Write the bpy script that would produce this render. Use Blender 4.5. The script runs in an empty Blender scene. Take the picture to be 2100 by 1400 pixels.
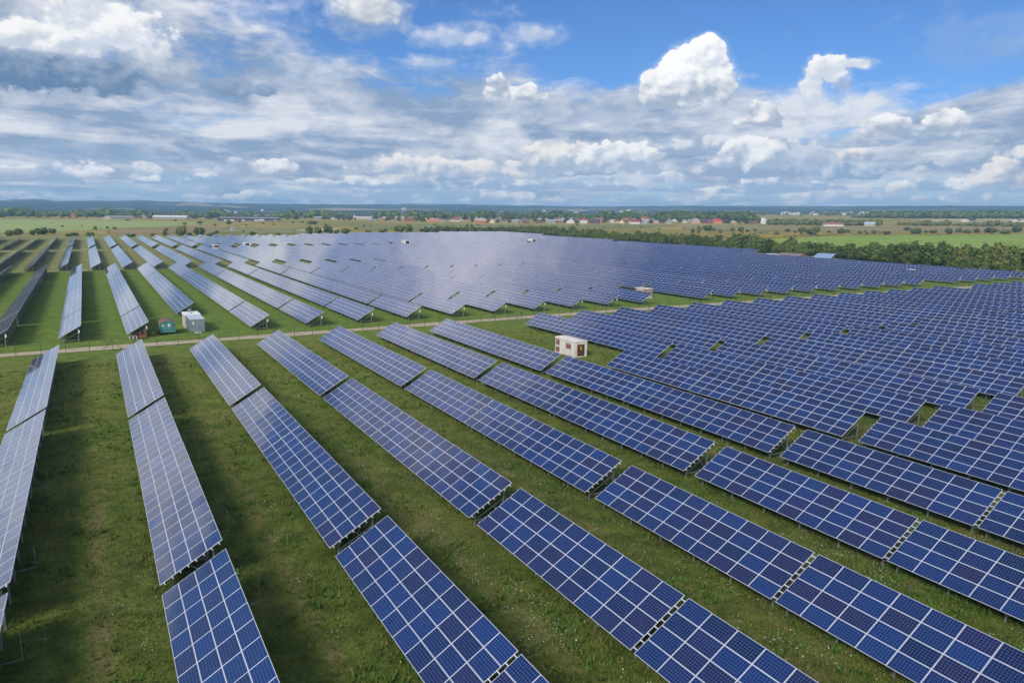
import bpy, bmesh, math, random
import numpy as np
from mathutils import Vector, Matrix

random.seed(7)
R = math.radians
sc = bpy.context.scene
COL = sc.collection

# ------------------------------------------------------------------ camera
CAM_H = 22.25
cam_d = bpy.data.cameras.new('camera')
cam = bpy.data.objects.new('camera', cam_d)
COL.objects.link(cam)
cr = Vector((0.8669524, -0.4982561, 0.0115921))
cu = Vector((0.0759143, 0.1550051, 0.9849926))
cf = Vector((0.4925754, 0.8530617, -0.1722068))
m = Matrix((cr, cu, -cf)).transposed().to_4x4()
m.translation = (0, 0, CAM_H)
cam.matrix_world = m
cam_d.sensor_width = 36.0
cam_d.lens = 25.53
cam_d.clip_start = 0.5
cam_d.clip_end = 60000
sc.camera = cam

# ------------------------------------------------------------------ sun
SUN_EL = R(37.0)
sd = Vector((-0.85 * math.cos(SUN_EL), -0.527 * math.cos(SUN_EL), math.sin(SUN_EL)))
sun_d = bpy.data.lights.new('sun', 'SUN')
sun_d.energy = 3.3
sun_d.angle = R(18)
sun_d.color = (1.0, 0.94, 0.85)
sun = bpy.data.objects.new('sun', sun_d)
sun.rotation_euler = (-sd).to_track_quat('-Z', 'Y').to_euler()
COL.objects.link(sun)

# ------------------------------------------------------------------ exposure
sc.view_settings.view_transform = 'Standard'
sc.view_settings.look = 'None'
sc.view_settings.gamma = 1.0
sc.view_settings.exposure = 0.0
sc.cycles.max_bounces = 4
sc.cycles.diffuse_bounces = 2
sc.cycles.glossy_bounces = 3
sc.cycles.transmission_bounces = 2
sc.cycles.volume_bounces = 0
sc.cycles.caustics_reflective = False
sc.cycles.caustics_refractive = False


# ------------------------------------------------------------------ node helper
class NT:
    def __init__(s, nt):
        s.nt = nt
        s.n = nt.nodes
        s.l = nt.links

    def put(s, sock, v):
        if isinstance(v, bpy.types.NodeSocket):
            s.l.new(v, sock)
        elif v is not None:
            if sock.type == 'RGBA' and not hasattr(v, '__len__'):
                v = (v, v, v, 1)
            elif sock.type == 'RGBA' and len(v) == 3:
                v = tuple(v) + (1,)
            sock.default_value = v

    def M(s, op, a=None, b=None, c=None, clamp=False):
        nd = s.n.new('ShaderNodeMath')
        nd.operation = op
        nd.use_clamp = clamp
        for i, v in enumerate((a, b, c)):
            if v is not None:
                s.put(nd.inputs[i], v)
        return nd.outputs[0]

    def V(s, op, a=None, b=None, c=None):
        nd = s.n.new('ShaderNodeVectorMath')
        nd.operation = op
        for i, v in enumerate((a, b, c)):
            if v is not None:
                s.put(nd.inputs[i], v)
        return nd.outputs['Value'] if op in ('LENGTH', 'DOT_PRODUCT', 'DISTANCE') else nd.outputs[0]

    def mix(s, f, a, b, mode='MIX'):
        nd = s.n.new('ShaderNodeMix')
        nd.data_type = 'RGBA'
        nd.blend_type = mode
        s.put(nd.inputs[0], f)
        s.put(nd.inputs[6], a)
        s.put(nd.inputs[7], b)
        return nd.outputs[2]

    def noise(s, vec, scale, detail=4, rough=0.5, dist=0.0, out=0):
        nd = s.n.new('ShaderNodeTexNoise')
        s.put(nd.inputs['Vector'], vec)
        nd.inputs['Scale'].default_value = scale
        nd.inputs['Detail'].default_value = detail
        nd.inputs['Roughness'].default_value = rough
        nd.inputs['Distortion'].default_value = dist
        return nd.outputs[out]

    def ss(s, x, a, b):
        nd = s.n.new('ShaderNodeMapRange')
        nd.interpolation_type = 'SMOOTHSTEP'
        s.put(nd.inputs[0], x)
        s.put(nd.inputs[1], a)
        s.put(nd.inputs[2], b)
        nd.inputs[3].default_value = 0.0
        nd.inputs[4].default_value = 1.0
        return nd.outputs[0]

    def xyz(s, v):
        nd = s.n.new('ShaderNodeSeparateXYZ')
        s.put(nd.inputs[0], v)
        return nd.outputs

    def comb(s, x=0.0, y=0.0, z=0.0):
        nd = s.n.new('ShaderNodeCombineXYZ')
        for i, v in enumerate((x, y, z)):
            s.put(nd.inputs[i], v)
        return nd.outputs[0]

    def node(s, t, out=0, **kw):
        nd = s.n.new(t)
        for k, v in kw.items():
            setattr(nd, k, v)
        return nd.outputs[out] if out is not None else nd


# ------------------------------------------------------------------ world: clear blue sky with cloud layers by direction
world = bpy.data.worlds.new('World')
sc.world = world
world.use_nodes = True
world.cycles.sampling_method = 'NONE'
w = NT(world.node_tree)
w.n.clear()
SKY_S = 0.1
WH = 1.0 / SKY_S
sky = w.n.new('ShaderNodeTexSky')
sky.sky_type = 'NISHITA'
sky.sun_disc = False
sky.sun_elevation = SUN_EL
sky.sun_rotation = math.atan2(sd.x, sd.y)
sky.altitude = 300
sky.air_density = 1.0
sky.dust_density = 0.6
sky.ozone_density = 1.6
gen = w.node('ShaderNodeTexCoord', 'Generated')
dirv = w.V('NORMALIZE', gen)
dx, dy, dz = w.xyz(dirv)
az = w.M('ARCTAN2', dx, dy)
el = w.M('ARCSINE', dz)
uv = w.comb(az, el, 0.0)
base = w.mix(1.0, sky.outputs[0], (0.62, 0.84, 1.12), 'MULTIPLY')
base = w.mix(w.ss(el, 0.0, 0.12), base, w.mix(1.0, base, (0.74, 0.88, 1.04), 'MULTIPLY'))
base = w.mix(w.ss(el, 0.30, 0.60), base, w.mix(1.0, base, (0.80, 1.02, 1.25), 'MULTIPLY'))
# pale horizon air
base = w.mix(w.M('MULTIPLY', w.ss(el, 0.15, -0.01), 0.75), base, tuple(c * WH for c in (0.47, 0.64, 0.84)))

# --- high sheet seen in perspective, flattening toward the horizon
zc = w.M('MAXIMUM', w.M('ADD', dz, 0.06), 0.03)
rho = w.M('DIVIDE', 1.0, zc)
pl = w.comb(w.M('MULTIPLY', w.M('SUBTRACT', az, 0.52), w.M('POWER', rho, 0.85)), w.M('MULTIPLY', rho, 0.40), 0.0)
wrp = w.V('SCALE', w.V('SUBTRACT', w.noise(pl, 0.7, 3, 0.5, 0, 1), (0.5, 0.5, 0.5)), None)
wrp.node.inputs[3].default_value = 1.3
plw = w.V('ADD', pl, wrp)
s1 = w.noise(plw, 0.62, 9, 0.60)
s2 = w.noise(w.V('ADD', plw, (7.0, 2.0, 0.0)), 1.7, 6, 0.58)
# cover: thick on the left and in a belt, open blue toward upper right
hole = w.M('MULTIPLY', w.ss(az, 0.40, 0.70), w.ss(el, 0.125, 0.185))
dens = w.M('ADD', w.M('MULTIPLY', s1, 0.68), w.M('MULTIPLY', s2, 0.32))
dens = w.M('SUBTRACT', dens, w.M('MULTIPLY', hole, 0.15))
dens = w.M('ADD', dens, w.M('MULTIPLY', w.M('MULTIPLY', w.ss(el, 0.19, 0.13), w.ss(el, 0.02, 0.07)), 0.13))
dens = w.M('SUBTRACT', dens, w.M('MULTIPLY', w.ss(el, 0.25, 0.34), 0.22))
lump = w.noise(w.V('MULTIPLY_ADD', uv, (1.0, 2.3, 0.0), (3.0, 9.0, 4.0)), 21.0, 8, 0.60, 0.35)
dens = w.M('MULTIPLY_ADD', w.M('SUBTRACT', lump, 0.5), 0.24, dens)
back = w.ss(dy, 0.15, -0.25)                       # unseen bright cloud added behind the viewer to fill the shadows
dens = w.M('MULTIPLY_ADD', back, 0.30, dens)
a_sheet = w.ss(dens, 0.43, 0.58)
s3 = w.noise(w.V('ADD', plw, (0.12, 0.10, 3.0)), 1.2, 6, 0.56, 0.2)
sheet_l = w.ss(w.M('ADD', w.M('MULTIPLY', s3, 0.75), w.M('MULTIPLY', s2, 0.25)), 0.36, 0.64)
band = w.noise(w.V('MULTIPLY_ADD', uv, (5.0, 44.0, 0.0), (2.0, 5.0, 1.0)), 1.0, 5, 0.6, 0.4)
sheet_l = w.M('MULTIPLY_ADD', w.M('SUBTRACT', lump, 0.5), 1.7, sheet_l, clamp=True)
sheet_l = w.M('MULTIPLY_ADD', w.M('SUBTRACT', band, 0.5), w.M('MULTIPLY', w.ss(el, 0.19, 0.09), 2.2), sheet_l, clamp=True)
c_sheet = w.mix(sheet_l, (0.28 * WH, 0.38 * WH, 0.55 * WH), (0.82 * WH, 0.83 * WH, 0.88 * WH))
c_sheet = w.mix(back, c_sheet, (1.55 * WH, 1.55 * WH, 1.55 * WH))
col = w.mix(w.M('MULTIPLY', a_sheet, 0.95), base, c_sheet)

# --- shared noises for cumulus shapes in direction space
uvs = w.V('MULTIPLY', uv, (1.0, 1.35, 1.0))
n_a = w.noise(uvs, 15.0, 8, 0.55, 0.25)
LO = (-0.006, 0.0085, 0.0)
n_b = w.noise(w.V('ADD', uvs, LO), 15.0, 6, 0.55, 0.25)
n_f = w.noise(w.V('ADD', uvs, (3.0, 1.0, 0.0)), 56.0, 7, 0.62, 0.2)
vor = w.n.new('ShaderNodeTexVoronoi')
vor.feature = 'SMOOTH_F1'
w.put(vor.inputs['Vector'], w.V('ADD', uvs, w.V('MULTIPLY', w.noise(uvs, 40, 3, 0.5, 0, 1), (0.008, 0.008, 0.0))))
vor.inputs['Scale'].default_value = 46.0
vor.inputs['Smoothness'].default_value = 0.35
vor.inputs['Detail'].default_value = 2.0
bil = w.M('SUBTRACT', 1.0, vor.outputs['Distance'])
emb = w.M('SUBTRACT', n_a, n_b)                      # side lit by the sun
shape = w.M('ADD', w.M('ADD', w.M('MULTIPLY', n_a, 1.25), w.M('MULTIPLY', n_f, 0.5)), w.M('MULTIPLY', bil, 0.42))  # mean about 0.97
shape = w.M('SUBTRACT', shape, 1.10)
lit0 = w.M('ADD', w.M('MULTIPLY', emb, 3.6), w.M('MULTIPLY', w.M('SUBTRACT', bil, 0.55), 0.42))


def belt(col, v0, hgt, thr, top, bot, fu, seed, op=0.95, lo=None, hi=None):
    """a row of cumulus with nearly flat bases at elevation v0"""
    uvk = w.V('MULTIPLY_ADD', col, (1e-9, 1e-9, 1e-9), uv)   # evaluated one after another
    nz = w.noise(w.V('MULTIPLY_ADD', uvk, (fu, fu * 1.7, 1.0), (seed, seed * 0.7, seed)), 1.0, 7, 0.55, 0.3)
    azk, elk, _ = w.xyz(uvk)
    wob = w.M('MULTIPLY', w.M('SUBTRACT', w.noise(w.comb(w.M('MULTIPLY', azk, fu * 0.4), seed, 0.0), 1.0, 3), 0.5), hgt * 1.1)
    t = w.M('DIVIDE', w.M('SUBTRACT', w.M('SUBTRACT', elk, v0), wob), hgt)
    d = w.M('ADD', w.M('SUBTRACT', nz, thr), w.M('MULTIPLY', shape, 0.24))
    d = w.M('SUBTRACT', d, w.M('MULTIPLY', w.M('MAXIMUM', t, 0.0), 0.20))
    d = w.M('SUBTRACT', d, w.M('MULTIPLY', w.M('MAXIMUM', w.M('MULTIPLY', t, -1.0), 0.0), 0.95))
    a = w.M('MAXIMUM', w.ss(d, 0.0, 0.045), w.M('MULTIPLY', w.ss(d, -0.08, 0.06), 0.35))
    if lo is not None:
        a = w.M('MULTIPLY', a, w.ss(azk, lo - 0.08, lo + 0.08))
    if hi is not None:
        a = w.M('MULTIPLY', a, w.ss(azk, hi + 0.08, hi - 0.08))
    lit = w.M('ADD', w.M('ADD', w.M('MULTIPLY', t, 0.60), 0.26), w.M('MULTIPLY', lit0, 1.15))
    lit = w.ss(lit, 0.12, 0.78)
    c = w.mix(lit, tuple(k * WH for k in bot), tuple(k * WH for k in top))
    return w.mix(w.M('MULTIPLY', a, op), col, c)


def puff(col, u, v, ru, rv, top, bot, amp=0.95, soft=0.10, op=1.0, flat=0.55, gain=1.0, bias=0.0):
    """one cumulus around the direction (u, v)"""
    uvk = w.V('MULTIPLY_ADD', col, (1e-9, 1e-9, 1e-9), uv)
    e = w.V('MULTIPLY_ADD', uvk, (1 / ru, 1 / rv, 0.0), (-u / ru, -v / rv, 0.0))
    ex, ey, ez = w.xyz(e)
    q = w.M('SUBTRACT', 1.0, w.V('LENGTH', e))
    d = w.M('MULTIPLY_ADD', shape, amp, q)
    if flat:
        cut = w.M('MULTIPLY_ADD', shape, 0.5, w.M('MULTIPLY', w.M('ADD', ey, flat), 1.0))
        d = w.M('MINIMUM', d, cut)
    a = w.M('MAXIMUM', w.ss(d, 0.0, soft), w.M('MULTIPLY', w.ss(d, -0.22, 0.22), 0.35))
    lit = w.M('MULTIPLY_ADD', ey, 0.50, 0.52 + bias)
    lit = w.M('MULTIPLY_ADD', ex, -0.10, lit)
    lit = w.M('MULTIPLY_ADD', lit0, gain, lit)
    lit = w.ss(lit, 0.0, 0.92)
    c = w.mix(lit, tuple(k * WH for k in bot), tuple(k * WH for k in top))
    return w.mix(w.M('MULTIPLY', a, op) if op != 1.0 else a, col, c)


WT, GT = (0.98, 0.98, 0.98), (0.66, 0.72, 0.82)
GB, DB = (0.40, 0.48, 0.62), (0.17, 0.27, 0.44)
CT, CB = (0.95, 0.91, 0.87), (0.42, 0.52, 0.67)
# rows, far to near
col = belt(col, 0.006, 0.013, 0.36, CT, (0.40, 0.54, 0.72), 18, 3.1, 0.8)
col = belt(col, 0.019, 0.017, 0.33, CT, (0.42, 0.55, 0.72), 12, 8.7, 0.9, lo=0.18)
col = belt(col, 0.034, 0.017, 0.36, WT, (0.37, 0.50, 0.69), 10, 5.2, 0.92)
col = belt(col, 0.054, 0.030, 0.33, (0.94, 0.92, 0.90), (0.33, 0.44, 0.62), 6.5, 12.4, 0.97, lo=0.14)
col = belt(col, 0.085, 0.026, 0.40, (0.84, 0.87, 0.91), (0.36, 0.46, 0.63), 5, 21.9, 0.85, lo=0.66)
rs = random.Random(31)
SMALL = []
for i in range(30):
    v = 0.009 + 0.040 * rs.random() ** 1.2
    k = 0.55 + v * 22
    SMALL.append((-0.06 + 1.20 * (i + rs.random()) / 30, v, k * rs.uniform(0.014, 0.026), k * rs.uniform(0.0045, 0.0085), (0.96, 0.93, 0.90) if rs.random() < .6 else WT, (0.44, 0.55, 0.71), dict(amp=0.75, soft=0.10, flat=0.5, op=0.92)))
for (u, v, ru, rv, top, bot, kw) in SMALL + [
    (0.013, 0.039, 0.045, 0.010, WT, GB, {}), (-0.056, 0.036, 0.045, 0.010, GT, GB, {}),
    (0.170, 0.050, 0.035, 0.017, GT, GB, {}), (0.213, 0.0545, 0.036, 0.016, WT, GB, {}), (0.327, 0.0594, 0.036, 0.013, WT, GB, {}),
    (0.397, 0.058, 0.10, 0.017, CT, CB, {}), (0.488, 0.056, 0.125, 0.020, CT, CB, {}),
    (0.585, 0.073, 0.062, 0.032, CT, CB, {}), (0.662, 0.070, 0.067, 0.032, WT, CB, {}),
    (1.10, 0.048, 0.034, 0.022, CT, GB, {}), (0.934, 0.056, 0.062, 0.022, (0.74, 0.80, 0.88), (0.30, 0.43, 0.62), {}),
    (0.954, 0.073, 0.027, 0.011, CT, GB, {}), (0.835, 0.076, 0.057, 0.030, WT, CB, {}), (0.897, 0.072, 0.037, 0.021, GT, CB, {}),
    (1.018, 0.094, 0.06, 0.015, (0.80, 0.85, 0.90), (0.34, 0.45, 0.62), {}), (0.982, 0.104, 0.037, 0.019, WT, GB, {}),
    (1.042, 0.110, 0.028, 0.030, WT, GB, {}),
    (0.500, 0.160, 0.024, 0.027, WT, GB, {}), (0.531, 0.153, 0.032, 0.016, WT, GB, {}),
    (0.838, 0.121, 0.042, 0.026, WT, GB, {}),
    (0.898, 0.155, 0.018, 0.034, WT, GT, dict(flat=0, soft=0.2)), (0.93, 0.160, 0.020, 0.016, GT, GB, dict(flat=0, soft=0.5, op=0.7)), (0.940, 0.180, 0.032, 0.009, WT, GT, dict(flat=0, soft=0.3)),
    (0.914, 0.177, 0.032, 0.020, WT, GT, dict(flat=0, bias=0.1)),
    (0.722, 0.160, 0.040, 0.036, WT, GB, dict(bias=0.16, soft=0.07, flat=0.8, amp=0.5)),
    (0.768, 0.166, 0.044, 0.044, (1.02, 1.02, 1.02), GB, dict(bias=0.20, soft=0.07, flat=0.8, amp=0.5)),
    (0.735, 0.186, 0.032, 0.028, (1.05, 1.05, 1.05), GT, dict(bias=0.28, soft=0.07, flat=0, amp=0.55)),
    (0.768, 0.203, 0.026, 0.022, (1.05, 1.05, 1.05), GT, dict(bias=0.3, soft=0.07, flat=0, amp=0.55)),
    (0.167, 0.150, 0.035, 0.020, (0.34, 0.43, 0.58), (0.22, 0.32, 0.48), dict(flat=0.9, soft=0.2)), (0.205, 0.1475, 0.026, 0.013, (0.36, 0.46, 0.62), (0.25, 0.35, 0.52), dict(flat=0, soft=0.3)),
    (0.268, 0.172, 0.075, 0.026, (0.66, 0.73, 0.84), (0.36, 0.47, 0.66), dict(op=0.7, soft=0.5)),
    (0.44, 0.222, 0.075, 0.020, (0.72, 0.77, 0.88), (0.46, 0.57, 0.78), dict(op=0.85, soft=0.6, flat=0)),
    (0.55, 0.226, 0.060, 0.017, (0.70, 0.75, 0.87), (0.46, 0.57, 0.78), dict(op=0.8, soft=0.6, flat=0)),
    (0.41, 0.190, 0.055, 0.013, (0.72, 0.77, 0.88), (0.50, 0.60, 0.78), dict(op=0.8, soft=0.6, flat=0)),
    (1.09, 0.190, 0.085, 0.034, (0.44, 0.55, 0.74), (0.32, 0.45, 0.70), dict(op=0.6, soft=0.9, flat=0)),
    (0.62, 0.128, 0.130, 0.018, (0.62, 0.68, 0.80), (0.42, 0.51, 0.67), dict(op=0.8, soft=0.6, flat=0)),
    (-0.07, 0.215, 0.050, 0.030, (0.50, 0.57, 0.66), (0.34, 0.42, 0.54), dict(op=0.9, soft=0.5, flat=0)),
    (-0.02, 0.066, 0.130, 0.012, (0.44, 0.55, 0.72), (0.27, 0.40, 0.60), dict(op=0.75, soft=0.6, flat=0)),
    (0.029, 0.205, 0.085, 0.036, WT, GT, dict(op=0.95, soft=0.25, flat=0.9, gain=1.3)),
    (-0.040, 0.151, 0.125, 0.031, (0.30, 0.39, 0.53), (0.13, 0.23, 0.40), dict(soft=0.3, flat=0)),
    (0.038, 0.152, 0.055, 0.030, (0.34, 0.43, 0.57), (0.16, 0.26, 0.43), dict(soft=0.3, flat=0)),
    (0.085, 0.176, 0.050, 0.028, (0.66, 0.70, 0.78), (0.38, 0.46, 0.58), dict(soft=0.6, flat=0)),
    (-0.030, 0.180, 0.085, 0.026, WT, (0.60, 0.66, 0.76), dict(soft=0.22, flat=0.6, bias=0.15, gain=1.3)),
    (0.045, 0.196, 0.055, 0.034, WT, GT, dict(soft=0.3, flat=0.7, bias=0.1)),
    (0.330, 0.252, 0.066, 0.042, (0.97, 0.97, 0.96), (0.42, 0.49, 0.58), dict(soft=0.55, flat=0, gain=0.5, amp=0.7)),
    (0.10, 0.165, 0.050, 0.018, (0.58, 0.64, 0.73), (0.36, 0.44, 0.57), dict(soft=0.5, flat=0)),
    # above the frame: seen in the panels
    (0.19, 0.445, 0.34, 0.20, (1.40, 1.35, 1.47), (1.16, 1.15, 1.28), dict(soft=0.95, flat=0, amp=0.40)),
    (-0.09, 0.50, 0.11, 0.09, (0.62, 0.63, 0.76), (0.44, 0.47, 0.62), dict(soft=0.8, flat=0, op=0.7)),
    (-0.23, 0.20, 0.10, 0.075, (0.95, 0.95, 1.02), (0.65, 0.68, 0.80), dict(soft=0.5, flat=0)),
    (-0.30, 0.07, 0.17, 0.055, (1.0, 1.0, 1.05), (0.75, 0.80, 0.90), dict(soft=0.6, flat=0)),
]:
    col = puff(col, u, v, ru, rv, top, bot, **kw)
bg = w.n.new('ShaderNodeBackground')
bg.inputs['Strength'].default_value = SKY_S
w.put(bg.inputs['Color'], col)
wo = w.n.new('ShaderNodeOutputWorld')
w.l.new(bg.outputs[0], wo.inputs['Surface'])
# ------------------------------------------------------------------ mesh helpers
class MB:
    """collects boxes, bars and polygons into ONE mesh"""
    def __init__(s):
        s.v = []
        s.f = []
        s.mi = []
        s.uv = []

    def poly(s, pts, mi=0, uv=None):
        b = len(s.v)
        s.v += [tuple(p) for p in pts]
        s.f.append(tuple(range(b, b + len(pts))))
        s.mi.append(mi)
        s.uv.append(uv or [(0, 0)] * len(pts))

    def box(s, x0, x1, y0, y1, z0, z1, mi=0, M=None):
        c = [Vector((x, y, z)) for z in (z0, z1) for y in (y0, y1) for x in (x0, x1)]
        if M is not None:
            c = [M @ p for p in c]
        for q in ((0, 2, 3, 1), (4, 5, 7, 6), (0, 1, 5, 4), (2, 6, 7, 3), (0, 4, 6, 2), (1, 3, 7, 5)):
            s.poly([c[i] for i in q], mi)

    def bar(s, a, b, wd, mi=0, ht=None, n=4):
        a, b = Vector(a), Vector(b)
        d = (b - a)
        L = d.length
        M = Matrix.Translation(a) @ d.to_track_quat('Z', 'Y').to_matrix().to_4x4()
        if n == 4:
            h = (ht or wd) / 2
            s.box(-wd / 2, wd / 2, -h, h, 0, L, mi, M)
        else:
            r0 = [M @ Vector((wd / 2 * math.cos(k * 6.2832 / n), wd / 2 * math.sin(k * 6.2832 / n), 0)) for k in range(n)]
            r1 = [p + d for p in r0]
            for k in range(n):
                s.poly([r0[k], r0[(k + 1) % n], r1[(k + 1) % n], r1[k]], mi)
            s.poly(r1, mi)
            s.poly(r0[::-1], mi)

    def mesh(s, name, mats):
        me = bpy.data.meshes.new(name)
        me.from_pydata(s.v, [], s.f)
        for mt in (mats if isinstance(mats, (list, tuple)) else [mats]):
            me.materials.append(mt)
        me.polygons.foreach_set('material_index', s.mi)
        ul = me.uv_layers.new(name='UVMap')
        ul.data.foreach_set('uv', [c for p in s.uv for q in p for c in q])
        me.update()
        return me

    def build(s, name, mats, parent=None, loc=(0, 0, 0)):
        return put(name, s.mesh(name, mats), parent, loc)


def put(name, me, parent=None, loc=(0, 0, 0), rot=(0, 0, 0)):
    o = bpy.data.objects.new(name, me)
    COL.objects.link(o)
    o.location = loc
    o.rotation_euler = rot
    if parent is not None:
        o.parent = parent
    return o


def tag(o, label=None, cat=None, group=None, kind=None):
    for k, v in (('label', label), ('category', cat), ('group', group), ('kind', kind)):
        if v:
            o[k] = v
    return o


def empty(name, loc, rot=(0, 0, 0)):
    o = bpy.data.objects.new(name, None)
    o.empty_display_size = 0.5
    COL.objects.link(o)
    o.location = loc
    o.rotation_euler = rot
    return o


def np_mesh(name, V, F, mats, mi=None, cols=None):
    """V (n,3), F (m,k) all faces with k corners"""
    me = bpy.data.meshes.new(name)
    V = np.asarray(V, np.float32)
    F = np.asarray(F, np.int32)
    k = F.shape[1]
    me.vertices.add(len(V))
    me.vertices.foreach_set('co', V.ravel())
    me.loops.add(F.size)
    me.loops.foreach_set('vertex_index', F.ravel())
    me.polygons.add(len(F))
    me.polygons.foreach_set('loop_start', np.arange(0, F.size, k, dtype=np.int32))
    me.polygons.foreach_set('loop_total', np.full(len(F), k, np.int32))
    for mt in (mats if isinstance(mats, (list, tuple)) else [mats]):
        me.materials.append(mt)
    if mi is not None:
        me.polygons.foreach_set('material_index', np.asarray(mi, np.int32))
    me.update(calc_edges=True)
    return me


# ------------------------------------------------------------------ materials
def mat(name, base, rough=0.7, metal=0.0, spec=0.5, fn=None):
    mt = bpy.data.materials.new(name)
    mt.use_nodes = True
    t = NT(mt.node_tree)
    b = t.n['Principled BSDF']
    b.inputs['Base Color'].default_value = tuple(base) + (1,)
    b.inputs['Roughness'].default_value = rough
    b.inputs['Metallic'].default_value = metal
    b.inputs['IOR'].default_value = 1.5
    b.inputs['Specular IOR Level'].default_value = spec
    if fn:
        fn(t, b)
    return mt


def weathered(c1, c2, scale, rough=0.7, metal=0.0, spec=0.4, streak=False):
    def fn(t, b):
        p = t.node('ShaderNodeTexCoord', 'Object')
        if streak:
            p = t.V('MULTIPLY', p, (1, 1, 0.15))
        n = t.noise(p, scale, 5, 0.6)
        t.put(b.inputs['Base Color'], t.mix(t.ss(n, 0.35, 0.68), c1, c2))
        t.put(b.inputs['Roughness'], t.M('MULTIPLY_ADD', n, 0.25, rough - 0.12))
    return mat('weathered', c1, rough, metal, spec, fn)


M = {}
M['steel'] = weathered((0.17, 0.20, 0.20), (0.26, 0.28, 0.28), 3, 0.55, 0.5)
M['darksteel'] = weathered((0.07, 0.09, 0.10), (0.12, 0.13, 0.14), 3, 0.6, 0.3)
M['backsheet'] = mat('backsheet', (0.50, 0.53, 0.56), 0.6)
M['alu'] = mat('aluminium_frame', (0.70, 0.72, 0.75), 0.40, 0.25)
M['white_box'] = mat('white_enamel', (0.80, 0.80, 0.78), 0.4)


def pv_nodes(t, b, uvsock, rnd1, rnd2, frame):
    """u counts modules along the table, v modules up the slope"""
    u, v, _ = t.xyz(uvsock)
    fu = t.M('FRACT', u)
    fv = t.M('FRACT', v)
    du = t.M('MULTIPLY', t.M('MINIMUM', fu, t.M('SUBTRACT', 1.0, fu)), 1.655)
    dv = t.M('MULTIPLY', t.M('MINIMUM', fv, t.M('SUBTRACT', 1.0, fv)), 1.01)
    edge = t.M('MINIMUM', du, dv)
    # cells 10 x 6 inside the frame
    cu_ = t.M('FRACT', t.M('MULTIPLY', t.M('SUBTRACT', fu, 0.03), 10 / 0.94))
    cv_ = t.M('FRACT', t.M('MULTIPLY', t.M('SUBTRACT', fv, 0.05), 6 / 0.90))
    gu = t.M('MINIMUM', cu_, t.M('SUBTRACT', 1.0, cu_))
    gv = t.M('MINIMUM', cv_, t.M('SUBTRACT', 1.0, cv_))
    gap = t.M('LESS_THAN', t.M('MINIMUM', gu, gv), 0.026)
    bus = t.M('LESS_THAN', t.M('ABSOLUTE', t.M('SUBTRACT', t.M('ABSOLUTE', t.M('SUBTRACT', cv_, 0.5)), 0.25)), 0.008)
    line = t.M('MAXIMUM', t.M('MULTIPLY', gap, 0.42), t.M('MULTIPLY', bus, 0.22))
    # crystal flakes and module-to-module tints
    fl = t.noise(t.V('MULTIPLY', uvsock, (1.655, 1.01, 1.0)), 9.0, 3, 0.7)
    c = t.mix(rnd1, (0.0015, 0.0085, 0.044), (0.0028, 0.0195, 0.100))
    c = t.mix(t.M('MULTIPLY', t.ss(rnd2, 0.55, 0.98), 0.85), c, (0.0085, 0.0085, 0.042))
    c = t.mix(t.M('MULTIPLY', t.ss(rnd2, 0.10, 0.02), 0.6), c, (0.0035, 0.024, 0.105))
    c = t.mix(t.M('MULTIPLY', fl, 0.5), c, t.mix(1.0, c, (1.7, 1.7, 1.6), 'MULTIPLY'))
    c = t.mix(line, c, (0.36, 0.42, 0.52))
    if frame:
        fr = t.M('LESS_THAN', edge, 0.024)
        c = t.mix(fr, c, (0.64, 0.67, 0.71))
        t.put(b.inputs['Roughness'], t.M('MULTIPLY_ADD', fr, 0.30, 0.055))
        t.put(b.inputs['Specular IOR Level'], t.M('MULTIPLY_ADD', fr, -0.5, 1.0))
    t.put(b.inputs['Base Color'], c)
    b.inputs['Sheen Weight'].default_value = 0.07      # sheen added to lighten panels at grazing view, in place of reflection
    b.inputs['Sheen Roughness'].default_value = 0.45
    b.inputs['Sheen Tint'].default_value = (0.80, 0.85, 0.95, 1)
    b.inputs['Coat Weight'].default_value = 0.4
    b.inputs['Coat Roughness'].default_value = 0.05
    b.inputs['Coat IOR'].default_value = 1.45


def pv_table_fn(t, b):
    uvs_ = t.node('ShaderNodeUVMap', 0)
    cell = t.V('FLOOR', uvs_)
    oi = t.node('ShaderNodeObjectInfo', None)
    cell = t.V('ADD', cell, t.comb(0, 0, t.M('MULTIPLY', oi.outputs['Random'], 91.7)))
    wn = t.n.new('ShaderNodeTexWhiteNoise')
    t.put(wn.inputs['Vector'], cell)
    r, g, _ = t.xyz(wn.outputs['Color'])
    pv_nodes(t, b, uvs_, r, g, True)


def pv_module_fn(t, b):
    uvs_ = t.node('ShaderNodeUVMap', 0)
    oi = t.node('ShaderNodeObjectInfo', None)
    r2 = t.M('FRACT', t.M('MULTIPLY', oi.outputs['Random'], 57.31))
    pv_nodes(t, b, uvs_, oi.outputs['Random'], r2, False)


M['pv'] = mat('solar_table_glass', (0.01, 0.03, 0.12), 0.09, 0, 0.5, pv_table_fn)
M['pv1'] = mat('solar_module_glass', (0.01, 0.03, 0.12), 0.06, 0, 1.0, pv_module_fn)

# ------------------------------------------------------------------ terrain
SIL = [(-4.81, 0.00814), (-4.03, 0.00975), (-3.24, 0.01085), (-2.44, 0.01032), (-1.64, 0.00895), (0.61, 0.00997), (2.96, 0.01103), (5.1, 0.01054), (6.67, 0.00983), (7.96, 0.0093), (10.61, 0.00943), (14.04, 0.00972), (16.87, 0.00981), (20.51, 0.01101), (22.36, 0.01208), (26.1, 0.01228), (29.88, 0.01177), (33.66, 0.01122), (36.66, 0.01145), (41.08, 0.01285), (44.67, 0.0134), (49.84, 0.0135), (54.68, 0.01408), (57.72, 0.01496), (61.97, 0.01531), (64.61, 0.01521), (90.0, 0.014)]


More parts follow.
